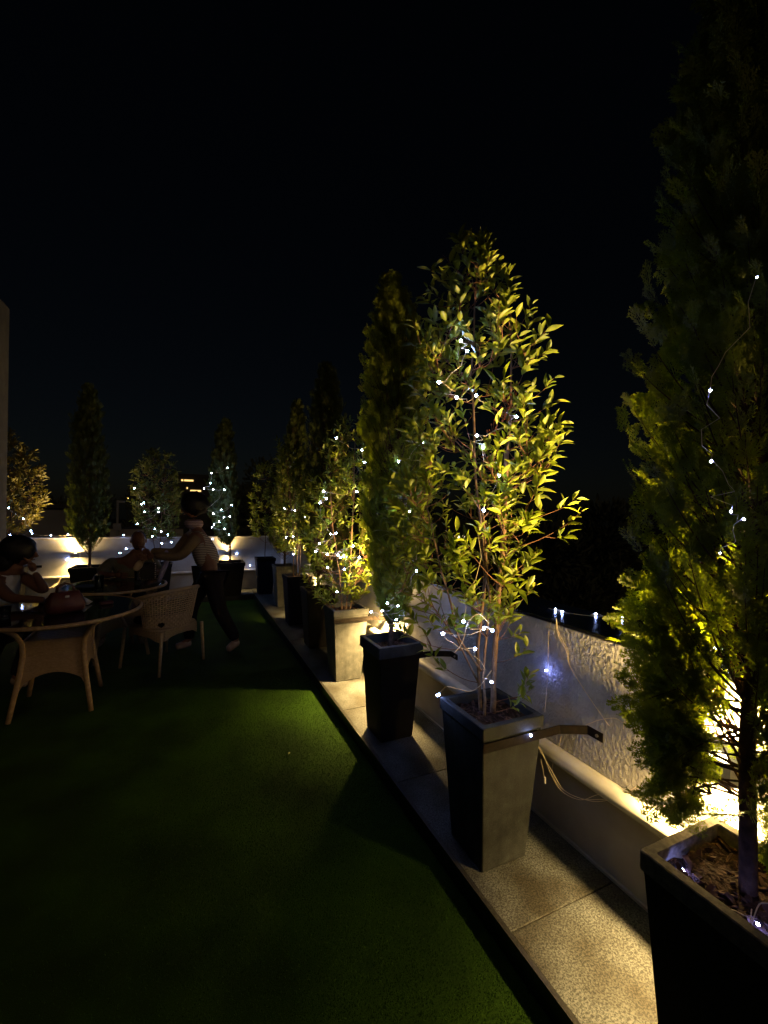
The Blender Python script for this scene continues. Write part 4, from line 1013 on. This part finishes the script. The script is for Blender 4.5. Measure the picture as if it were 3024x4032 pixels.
def person(label, J, skin, look, hair=None, clothes=(), extra=None, curl=.5):
    """J: joints. one continuous body; clothing shells are children"""
    o0 = Vector((J['pelvis'].x, J['pelvis'].y, 0)); t = empty('person', o0, label=label, cat='person')
    names = ['pelvis', 'belly', 'chest', 'neck', 'headb', 'shL', 'elL', 'wrL', 'shR', 'elR', 'wrR', 'hipL', 'knL', 'anL', 'toL', 'hipR', 'knR', 'anR', 'toR']
    rad = [(.13, .11), (.125, .10), (.14, .105), .055, .058, .062, .043, .028, .062, .043, .028, .092, .060, .040, .032, .092, .060, .040, .032]
    ed = [('pelvis', 'belly'), ('belly', 'chest'), ('chest', 'neck'), ('neck', 'headb'), ('chest', 'shL'), ('shL', 'elL'), ('elL', 'wrL'), ('chest', 'shR'), ('shR', 'elR'), ('elR', 'wrR'),
          ('pelvis', 'hipL'), ('hipL', 'knL'), ('knL', 'anL'), ('anL', 'toL'), ('pelvis', 'hipR'), ('hipR', 'knR'), ('knR', 'anR'), ('anR', 'toR')]
    use = [nme for nme in names if nme in J]; idx = {nme: i for i, nme in enumerate(use)}
    V, F = skinned([J[k] - o0 for k in use], [(idx[a], idx[b]) for a, b in ed if a in idx and b in idx], [rad[names.index(k)] for k in use], 1, 0)
    mb = MB().add(V, F); hc = J['head'] - o0; head(mb, hc, look)
    for sd in ('L', 'R'):
        if 'hd' + sd in J:
            dv = J['hd' + sd] - J['wr' + sd]; hand(mb, J['wr' + sd] - o0, dv, J.get('th' + sd, Vector((0, 0, 1))), curl)
    mb.build('body', M[skin], t, smooth=True)
    for nm, m, keys, g, rover in clothes:
        ks = [k for k in keys if k in J]; ii = {k: i for i, k in enumerate(ks)}
        rr = []
        for k in ks:
            q = rover.get(k, rad[names.index(k)]); rr.append(tuple(v + g for v in q) if hasattr(q, '__len__') else q + g)
        V, F = skinned([J[k] - o0 for k in ks], [(ii[a], ii[b]) for a, b in ed if a in ii and b in ii], rr, 1, 0)
        MB().add(V, F).build(nm, M[m], t, smooth=True)
    if hair: hair(t, hc)
    if extra: extra(t, o0)
    return t

TORSO = ['pelvis', 'belly', 'chest', 'shL', 'shR']; V3 = Vector
def shoes(J, keys=('L', 'R'), m='shoe'):
    def f(t, o0):
        for k in keys:
            a = J['an' + k] - o0; b = J['to' + k] - o0; d = (b - a); d.z = 0; d.normalize(); base = a - V3((0, 0, .0))
            V, F = skinned([a + V3((0, 0, -.02)) - d * .03, a + d * .06 + V3((0, 0, -.035)), b + d * .03 + V3((0, 0, -.005))], [(0, 1), (1, 2)], [.046, .045, .038])
            MB().add(V, F).build('shoe', M[m], t, smooth=True)
    return f
# standing figure leaning to the left over the table
S = dict(pelvis=V3((.22, 5.10, .90)), belly=V3((.19, 5.13, 1.04)), chest=V3((.10, 5.17, 1.22)), neck=V3((.05, 5.20, 1.38)), headb=V3((.04, 5.20, 1.46)), head=V3((.02, 5.20, 1.58)),
         shL=V3((.10, 5.02, 1.28)), elL=V3((-.08, 4.98, 1.05)), wrL=V3((-.33, 5.12, 1.06)), hdL=V3((-.42, 5.17, 1.04)),
         shR=V3((.03, 5.34, 1.28)), elR=V3((-.14, 5.44, 1.05)), wrR=V3((-.39, 5.44, 1.08)), hdR=V3((-.48, 5.45, 1.06)),
         hipL=V3((.24, 5.02, .82)), knL=V3((.31, 4.96, .48)), anL=V3((.50, 4.99, .11)), toL=V3((.42, 4.92, .045)),
         hipR=V3((.20, 5.20, .82)), knR=V3((.03, 5.26, .47)), anR=V3((.02, 5.24, .09)), toR=V3((-.09, 5.22, .045)))
def lumpy(mb, amp, seed):
    mb.v = [tuple(Vector(p) * 1 + Vector(p).normalized() * 0 + mnoise.noise_vector(Vector(p) * 26 + Vector((seed, 0, 0))) * amp) for p in mb.v]; return mb
def hairS(t, c):
    lumpy(MB().ball(c + V3((.035, -.01, .04)), .135, 22, 16, (1.05, 1.0, 1.0)), .022, 1).build('hair', M['hair'], t, smooth=True)
    MB().ball(c + V3((.12, -.03, .05)), .055, 10, 8).build('hair_bun', M['hair'], t, smooth=True)
def extraS(t, o0):
    shoes(S)(t, o0)
    n = S['neck'] - o0; MB().lathe([(.062, -.05), (.085, -.03), (.098, .0), (.09, .035), (.07, .05), (.062, .03)], n + V3((0, 0, .01)), 18).build('striped_scarf', M['scarf'], t, smooth=True)
person('person in a striped beige knit and black trousers leaning forward over the tables', S, 'skin', (-1, .1, -.3), hairS,
       [('knit_top', 'knit', TORSO, .045, {'pelvis': (.115, .10), 'shL': .035, 'shR': .035}), ('sleeve', 'shirt_brown', ['shL', 'elL', 'wrL'], .014, {}), ('sleeve', 'shirt_brown', ['shR', 'elR', 'wrR'], .014, {}),
        ('trousers', 'trousers', ['pelvis', 'hipL', 'knL', 'anL', 'hipR', 'knR', 'anR'], .026, {'pelvis': (.128, .115)})], extraS)
# seated man facing the camera
Mn = dict(pelvis=V3((-.66, 6.12, .52)), belly=V3((-.66, 6.10, .68)), chest=V3((-.64, 6.08, .86)), neck=V3((-.60, 6.05, 1.0)), headb=V3((-.58, 6.04, 1.05)), head=V3((-.56, 6.03, 1.15)),
          shL=V3((-.43, 6.06, .92)), elL=V3((-.33, 5.86, .78)), wrL=V3((-.46, 5.66, .80)), hdL=V3((-.54, 5.58, .79)),
          shR=V3((-.85, 6.08, .90)), elR=V3((-.93, 5.90, .77)), wrR=V3((-.76, 5.72, .79)), hdR=V3((-.68, 5.66, .785)),
          hipL=V3((-.57, 6.08, .50)), knL=V3((-.50, 5.72, .52)), anL=V3((-.48, 5.70, .09)), toL=V3((-.46, 5.58, .045)),
          hipR=V3((-.75, 6.08, .50)), knR=V3((-.86, 5.72, .52)), anR=V3((-.88, 5.72, .09)), toR=V3((-.90, 5.60, .045)))
def hairM(t, c):
    MB().ball(c + V3((.0, .028, .03)), .092, 12, 8, (.9, .95, 1.05)).build('cropped_hair', M['hair'], t, smooth=True)
person('seated bald man in a dull brownish shirt facing the camera behind the far table', Mn, 'skin_man', (.05, -1, -.15), hairM,
       [('shirt', 'shirt_olive', TORSO + ['elL', 'elR'], .03, {'elL': .045, 'elR': .045}), ('trousers', 'jeans', ['pelvis', 'hipL', 'knL', 'anL', 'hipR', 'knR', 'anR'], .016, {'pelvis': (.13, .11)})], shoes(Mn))
# woman at the left edge leaning on the near table
WX = V3((.13, -.04, .02))
W = dict(pelvis=V3((-1.68, 4.84, .53)), belly=V3((-1.65, 4.80, .68)), chest=V3((-1.58, 4.74, .86)), neck=V3((-1.48, 4.70, 1.01)), headb=V3((-1.45, 4.69, 1.06)), head=V3((-1.43, 4.68, 1.15)),
         shL=V3((-1.50, 4.88, .93)), elL=V3((-1.26, 4.66, .80)), wrL=V3((-1.33, 4.62, .98)), hdL=V3((-1.36, 4.63, 1.06)), thL=V3((0, -1, 0)),
         shR=V3((-1.60, 4.56, .92)), elR=V3((-1.42, 4.40, .80)), wrR=V3((-1.17, 4.30, .79)), hdR=V3((-1.08, 4.27, .785)),
         hipL=V3((-1.62, 4.90, .51)), knL=V3((-1.32, 4.68, .50)), anL=V3((-1.34, 4.66, .09)), toL=V3((-1.26, 4.60, .045)),
         hipR=V3((-1.72, 4.76, .51)), knR=V3((-1.50, 4.44, .50)), anR=V3((-1.54, 4.42, .09)), toR=V3((-1.48, 4.34, .045)))
W = {k: (v if k[:2] in ('th', 'to', 'an') else v + WX) for k, v in W.items()}
def hairW(t, c):
    lumpy(MB().ball(c + V3((-.03, -.005, .025)), .125, 22, 16, (1.05, 1.0, .98)), .018, 5).build('hair', M['hair'], t, smooth=True)
    V, F = skinned([c + V3((-.07, -.02, .0)), c + V3((-.12, -.03, -.09)), c + V3((-.14, -.04, -.16))], [(0, 1), (1, 2)], [.09, .075, .04]); MB().add(V, F).build('hair', M['hair'], t, smooth=True)
person('woman in a cream top at the left edge resting her chin on her hand', W, 'skin', (1, -.1, -.1), hairW,
       [('top', 'top_white', TORSO, .035, {}), ('trousers', 'jeans', ['pelvis', 'hipL', 'knL', 'anL', 'hipR', 'knR', 'anR'], .016, {'pelvis': (.13, .11)})], shoes(W))

# ------------------------------------------------------------------ things on and by the tables
def tumbler(x, y, z, label, h=.12, r=.036):
    t = empty('glass_tumbler', (x, y, z), label=label, cat='glass')
    MB().lathe([(r*.86, 0), (r, h), (r - .003, h), (r*.86 - .003, .008), (.001, .008)], n=24, cap1=False).build('tumbler', M['glass'], t, smooth=True)
    return t
tumbler(-.80, 5.02, .7415, 'larger glass tumbler on the left of the far table', .145, .042)
tumbler(-.50, 5.40, .7415, 'glass tumbler in front of the seated man', .13, .036)
tumbler(-1.22, 4.02, .7515, 'small glass near the left edge of the near table', .07, .034)
hb = empty('handbag', (-.86, 4.02, .7515), .5, label='dark red handbag standing on the near round table', cat='handbag')
MB().rings([[Vector((a * .115 * s, b * .05 * s2, z)) for a, b in ((-1,-.6),(-.8,-1),(0,-1.1),(.8,-1),(1,-.6),(1,.6),(.8,1),(0,1.1),(-.8,1),(-1,.6))] for s, s2, z in ((.9, .8, 0), (1.08, 1.15, .02), (1.1, 1.2, .07), (.95, .8, .12), (.8, .4, .155), (.78, .3, .16))]).build('bag_body', M['bag'], hb, smooth=True)
for s in (-1, 1): MB().tube([(-.06, .012 * s, .15), (-.05, .016 * s, .20), (0, .02 * s, .225), (.05, .016 * s, .20), (.06, .012 * s, .15)], .005, 6).build('handle', M['bag'], hb, smooth=True)
MB().box(-.014, .014, -.047, -.043, .12, .135).build('clasp', M['screw'], hb)
ts = MB(); ts.add([(0, 0, 0), (.09, .02, .004), (.11, .10, .012), (.01, .09, .006), (.04, .05, .075)], [(0, 1, 4), (1, 2, 4), (2, 3, 4), (3, 0, 4), (0, 3, 2, 1)])
o = ts.build('paper_napkin', M['tissue'], label='crumpled white paper napkin behind the dark red handbag', cat='napkin'); o.location = (-.84, 4.22, .752)
def plate(x, y, z, r, label):
    o = MB().lathe([(r*.55, 0), (r*.6, .004), (r, .018), (r, .022), (r*.6, .008), (.001, .007)], n=28, cap1=False).build('plate', M['planter_dark'], smooth=True, label=label, cat='plate'); o.location = (x, y, z)
plate(-.92, 5.20, .7415, .12, 'dark plate beside the larger tumbler on the far table')
ph = MB().bbox(-.036, .036, -.075, .075, 0, .009, .002).build('mobile_phone', M['screen'], label='dark phone lying on the near table beyond the handbag', cat='phone'); ph.location = (-1.06, 4.42, .7515); ph.rotation_euler = (0, 0, .7)
kb2 = MB().bbox(-.05, .05, -.02, .02, 0, .03, .008).build('key_pouch', M['bag'], label='small dark pouch near the rim of the near table', cat='pouch'); kb2.location = (-.62, 4.22, .7515); kb2.rotation_euler = (0, 0, .5)
# patterned shoulder bag and lilac cloth held out by the standing figure
sb = empty('shoulder_bag', (-.40, 5.30, .86), label='black dotted bag with a cream flap held by the leaning person', cat='bag')
MB().rings([[Vector((a * .085 * s, b * .035 * s, z)) for a, b in ((-1,-.6),(-.7,-1),(.7,-1),(1,-.6),(1,.6),(.7,1),(-.7,1),(-1,.6))] for s, z in ((.8, -.07), (1, -.05), (1, .08), (.8, .11))]).build('bag_body', M['dots'], sb)
V, F = skinned([Vector((-.12, -.05, .03)), Vector((-.08, -.05, .09)), Vector((-.04, -.04, .15))], [(0, 1), (1, 2)], [(.012, .03), (.014, .045), (.01, .02)]); MB().add(V, F).build('cream_flap', M['cream'], sb, smooth=True)
MB().tube([(-.06, 0, .10), (-.05, -.02, .19), (-.03, -.06, .20), (.03, -.04, .18), (.06, 0, .10)], .007, 6).build('strap', M['cream'], sb, smooth=True)
V, F = skinned([Vector((0, 0, .13)), Vector((.01, .0, .02)), Vector((-.03, -.01, -.10)), Vector((-.07, -.02, -.22))], [(0, 1), (1, 2), (2, 3)], [(.035, .02), (.055, .03), (.06, .03), (.045, .02)])
lc = MB().add(V, F).build('lilac_cloth', M['lilac'], smooth=True, label='pale lilac cloth hanging from the arm of the leaning person', cat='cloth'); lc.location = (-.22, 5.22, .98)

# ------------------------------------------------------------------ left column, neighbours, background
MB().bbox(-.45, 0, 0, .45, 0, 3.95, .01).build('corner_column', M['column'], label='pale rendered column at the far left edge', cat='column').location = (-2.02, 6.2, 0)
nb = empty('neighbour_building', (-5.2, 16, -9), label='grey flat-roofed building beyond the far wall on the left', cat='building')
MB().box(-5, 1.82, 0, 8, 0, 10.46).build('wall', M['bldg'], nb); MB().box(-5.1, 1.92, -.1, 8.1, 10.465, 10.60).build('roof', M['bldg_dark'], nb)
for k in range(3):
    f = MB().box(.1 + k * .62 - 1.6, .5 + k * .62 - 1.6, -.03, .02, 9.1, 9.8).build('window', M['bldg_dark'], nb)
lw = empty('neighbour_parapet', (-1.65, 14, -9), label='low beige roof parapet beyond the far wall, between the far cypress and shrub', cat='wall')
MB().box(-.35, 1.5, 0, .2, 0, 9.93).build('wall', M['lower_wall'], lw); MB().box(-.38, 1.53, -.03, .23, 9.935, 9.99).build('coping', M['bldg_dark'], lw)
po = empty('lamp_post', (-1.69, 13, -9), label='thin grey pole with a small box beyond the far wall', cat='pole')
MB().tube([(0, 0, 0), (0, 0, 10.72)], .03, 8).build('pole', M['pole'], po); MB().box(-.09, .09, -.06, .06, 9.95, 10.12).build('junction_box', M['pole'], po); MB().box(0, .16, -.02, .02, 10.66, 10.71).build('arm', M['pole'], po)
tw = empty('distant_tower', (1.6, 62, -9), label='distant unlit tower block with lit strips of windows above the far shrub', cat='building')
MB().box(-3.2, 1.4, 0, 6, 0, 14.9).build('wall', M['bldg_dark'], tw)
for x0, x1, z in ((-2.25, -1.15, 14.05), (-2.6, -2.35, 14.05), (-1.5, -.2, 12.72), (-1.95, -1.8, 13.05)):
    MB().box(x0, x1, -.08, .01, z - .11, z + .11).build('window', M['window_lit'], tw)
lw2 = empty('distant_shed', (27.6, 40.3, -9), label='distant low building with one bright strip light behind the bright shrub', cat='building')
MB().box(-4, 3.5, 0, 5, 0, 9.5).build('wall', M['bldg_dark'], lw2); MB().box(-.7, .7, -.1, .01, 7.62, 7.9).build('lit_strip', M['strip_lit'], lw2)
def farlamp(p, m, label):
    t = empty('street_lamp', (p.x, p.y, -9), label=label, cat='street lamp')
    MB().tube([(0, 0, 0), (0, 0, p.z + 9)], .05, 6).build('pole', M['bldg_dark'], t); MB().ball((0, -.08, p.z + 9), .09, 8, 6).build('lamp_head', M[m], t)
farlamp(at(1003, 2058, 40), 'dot_green', 'distant greenish lamp above the right part of the far wall')
farlamp(at(502, 1962, 40), 'dot_amber', 'distant amber lamp left of the dark far shrub')
farlamp(at(1870, 2062, 55), 'dot_amber', 'distant small amber lamp seen through the stems of the bright shrub')
farlamp(at(1995, 1990, 60), 'dot_amber', 'distant small lamp right of the stems of the bright shrub')

def bg_tree(x, y, top, hw, seed, label):
    r = random.Random(seed); base = Vector((x, y, -9)); t = empty('background_tree', base, label=label, cat='tree', group='dark trees beyond the terrace')
    tp = MB(); tp.tube([(0, 0, 0), (.1, 0, (top + 9) * .5), (0, 0, (top + 9) * .85)], [.3, .2, .06], 8)
    for k in range(7):
        z0 = (top + 9) * r.uniform(.4, .7); a = r.uniform(0, 6.3); tp.tube([(0, 0, z0), (hw * .6 * math.cos(a), hw * .6 * math.sin(a), z0 + hw * .6)], [.09, .03], 5)
    tp.build('trunk', M['bark'], t)
    mats = []; blobs = [(Vector((r.gauss(0, hw * .45), r.gauss(0, hw * .45), (top + 9) - abs(r.gauss(0, 1)) * hw * 1.2 - hw * .4)), hw * r.uniform(.3, .55)) for _ in range(16)]
    for k in range(3600):
        c, q = r.choice(blobs); v = Vector((r.gauss(0, 1), r.gauss(0, 1), r.gauss(0, 1))).normalized() * q * r.uniform(.6, 1.08)
        mats.append(frame(v + Vector((0, 0, .3)), r.uniform(0, 3), r.uniform(.12, .26), c + v))
    arr = np.array([[list(row) for row in m] for m in mats]); V, F = scatter(LEAF[:2], arr, np.random.default_rng(seed))
    np_obj('crown', V, F, M['far_tree'], t)
for k, (px, Yp, py, hw, lb) in enumerate(((1010, 15, 1880, 1.2, 'dark tree beyond the right end of the far wall'), (1120, 19, 1800, 1.6, 'dark tree behind the end of the planter row'),
      (2080, 9, 1890, 1.6, 'dark tree beyond the right wall, just right of the bright shrub'), (2330, 8, 1960, 1.8, 'dark tree beyond the right wall, left of the nearest cypress'), (1700, 16, 1950, 2.2, 'dark tree beyond the right wall behind the bright shrub'),
      (560, 22, 1900, 2.0, 'dark tree beyond the far wall behind the far shrub'), (190, 26, 1960, 1.6, 'dark tree behind the grey neighbour building'))):
    p = at(px, py, Yp); bg_tree(p.x, p.y, p.z, hw, 100 + k, lb)

lf = link(bpy.data.objects.new('fallen_leaf', leaf_meshes(M['leaf_brown'])[1])); p = at_z(1135, 2970, .012)
lf.location = p; lf.scale = (.03, .03, .03); lf.rotation_euler = (.3, .1, .8)
props(lf, label='tiny pale fallen leaf alone on the green turf', cat='leaf')
